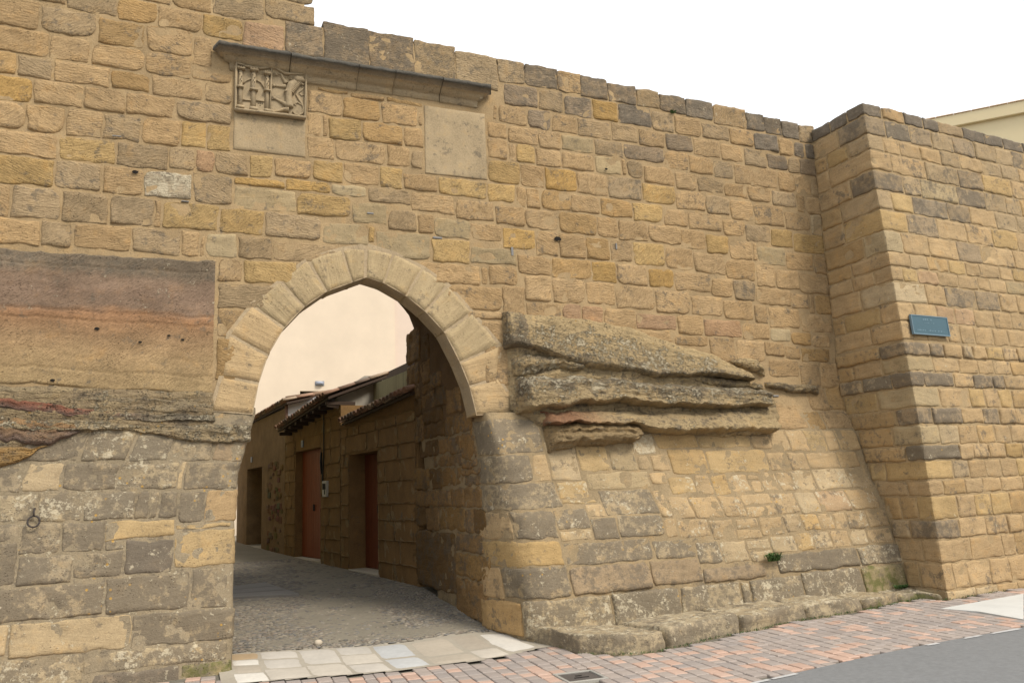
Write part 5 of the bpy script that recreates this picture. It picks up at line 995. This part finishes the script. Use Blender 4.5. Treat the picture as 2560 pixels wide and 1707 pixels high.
for (r, y) in ((1, 0), (1, -.07), (.75, -.14), (.05, -.16)): v += [(x+.15*r*(abs(cos(a))**.7)*math.copysign(1, cos(a)), yb_+y, z+.075*r*(abs(sin(a))**.7)*math.copysign(1, sin(a))) for a in [2*pi*k/16 for k in range(16)]]
mb.put(v, [[16*r+q, 16*r+16+q, 16*r+16+(q+1) % 16, 16*r+(q+1) % 16][::-1] for r in range(3) for q in range(16)]); mb.build('lamp_glass', simple('frosted_glass', (.30, .32, .37), .4, .1), lm, True)
mb = MB(); mb.box(x-.17, x+.17, yb_-.03, yb_+.0, z-.09, z+.09, bev=.01); mb.build('lamp_base', simple('lamp_grey', (.25, .26, .28), .5, .1), lm)
P0b, db, ln_b = Vector(BLD[0]), Vector(BLD[1]), BLD[2]; db.z = 0; db.normalize(); nb = Vector((-db.y, db.x, 0)); zt = P0b.z
bl = empty('yellow_building', (P0b.x, P0b.y, 0), 'pale yellow rendered building rising above the bastion at the right edge', 'building')
fb = lambda t, i, z: P0b*1+Vector((0, 0, -zt))+db*t+nb*i+Vector((0, 0, z))
mb = MB(); mb.box(-4, 9, .0, 8, 0, zt-.42, fb); mb.build('wall', YEL, bl)
mb = MB(); mb.box(-4.1, 9.1, -.13, 8.1, zt-.42, zt-.03, fb, bev=.02); mb.build('parapet', YEL, bl)
mb = MB()
for k in range(26): t = -4+k*.5; mb.box(t, t+.49, -.16, .3, zt-.03, zt+random.uniform(-.005, .012), fb, bev=.01)
mb.build('coping', simple('coping_render', (.62, .45, .3), .9, .15), bl)
# ================================================================== PLANTS
LEAF = simple('weed_leaf', (.045, .085, .02), .7, .4, 30, .1, attr=False); LEAF.use_backface_culling = False
def tuft(loc, r, n, label, hgt):
    mb = MB(); q = Vector(loc)
    for k in range(n):
        a = random.uniform(pi, 2*pi) if random.random() < .8 else random.uniform(0, 2*pi); l = hgt*random.uniform(.5, 1.2); d = Vector((cos(a), sin(a)*.8, 0)); b = q+Vector((random.uniform(-r, r), random.uniform(-.02, .02), 0)); s = d.cross(Vector((0, 0, 1)))*.006
        m1 = b+d*l*.5+Vector((0, 0, l*.75)); e = b+d*l*1.1+Vector((0, 0, l*random.uniform(.4, .8))); s2 = s*1.8
        mb.put([b-s, b+s, m1+s2, m1-s2, e], [[0, 1, 2, 3], [3, 2, 4]])
    return prop(mb.build('weed_tuft', LEAF), label, 'weed')
tuft((TUFT[0], TUFT[1]-.06, TUFT[2]-.02), .10, 90, 'green weed tuft growing on the lichened ledge near the bastion corner', .12)
tuft((9.12, -.92, gz(9.1, -.9)+.10), .09, 60, 'mossy weeds in the corner at the foot of the bastion', .06)
tuft((6.72, -.02, 6.99+.08), .03, 14, 'dry grass blades sprouting from the wall top above the middle', .05)
mb = MB(); rs = random.Random(9)
for k in range(900):
    x = rs.uniform(3.9, 10.5); y = wall_y(x)-abs(rs.gauss(0, .035))+.03; l = rs.uniform(.008, .028); a = rs.uniform(0, 2*pi); b = Vector((x, y, gz(x, y)-.004)); s = Vector((cos(a), sin(a), 0))*.005
    mb.put([b-s, b+s, b+Vector((cos(a+1)*l*.6, sin(a+1)*l*.6, l))], [[0, 1, 2]])
prop(mb.build('moss_fringe', LEAF), kind='stuff')
print('objects', len(bpy.data.objects), 'verts', sum(len(m.vertices) for m in bpy.data.meshes))
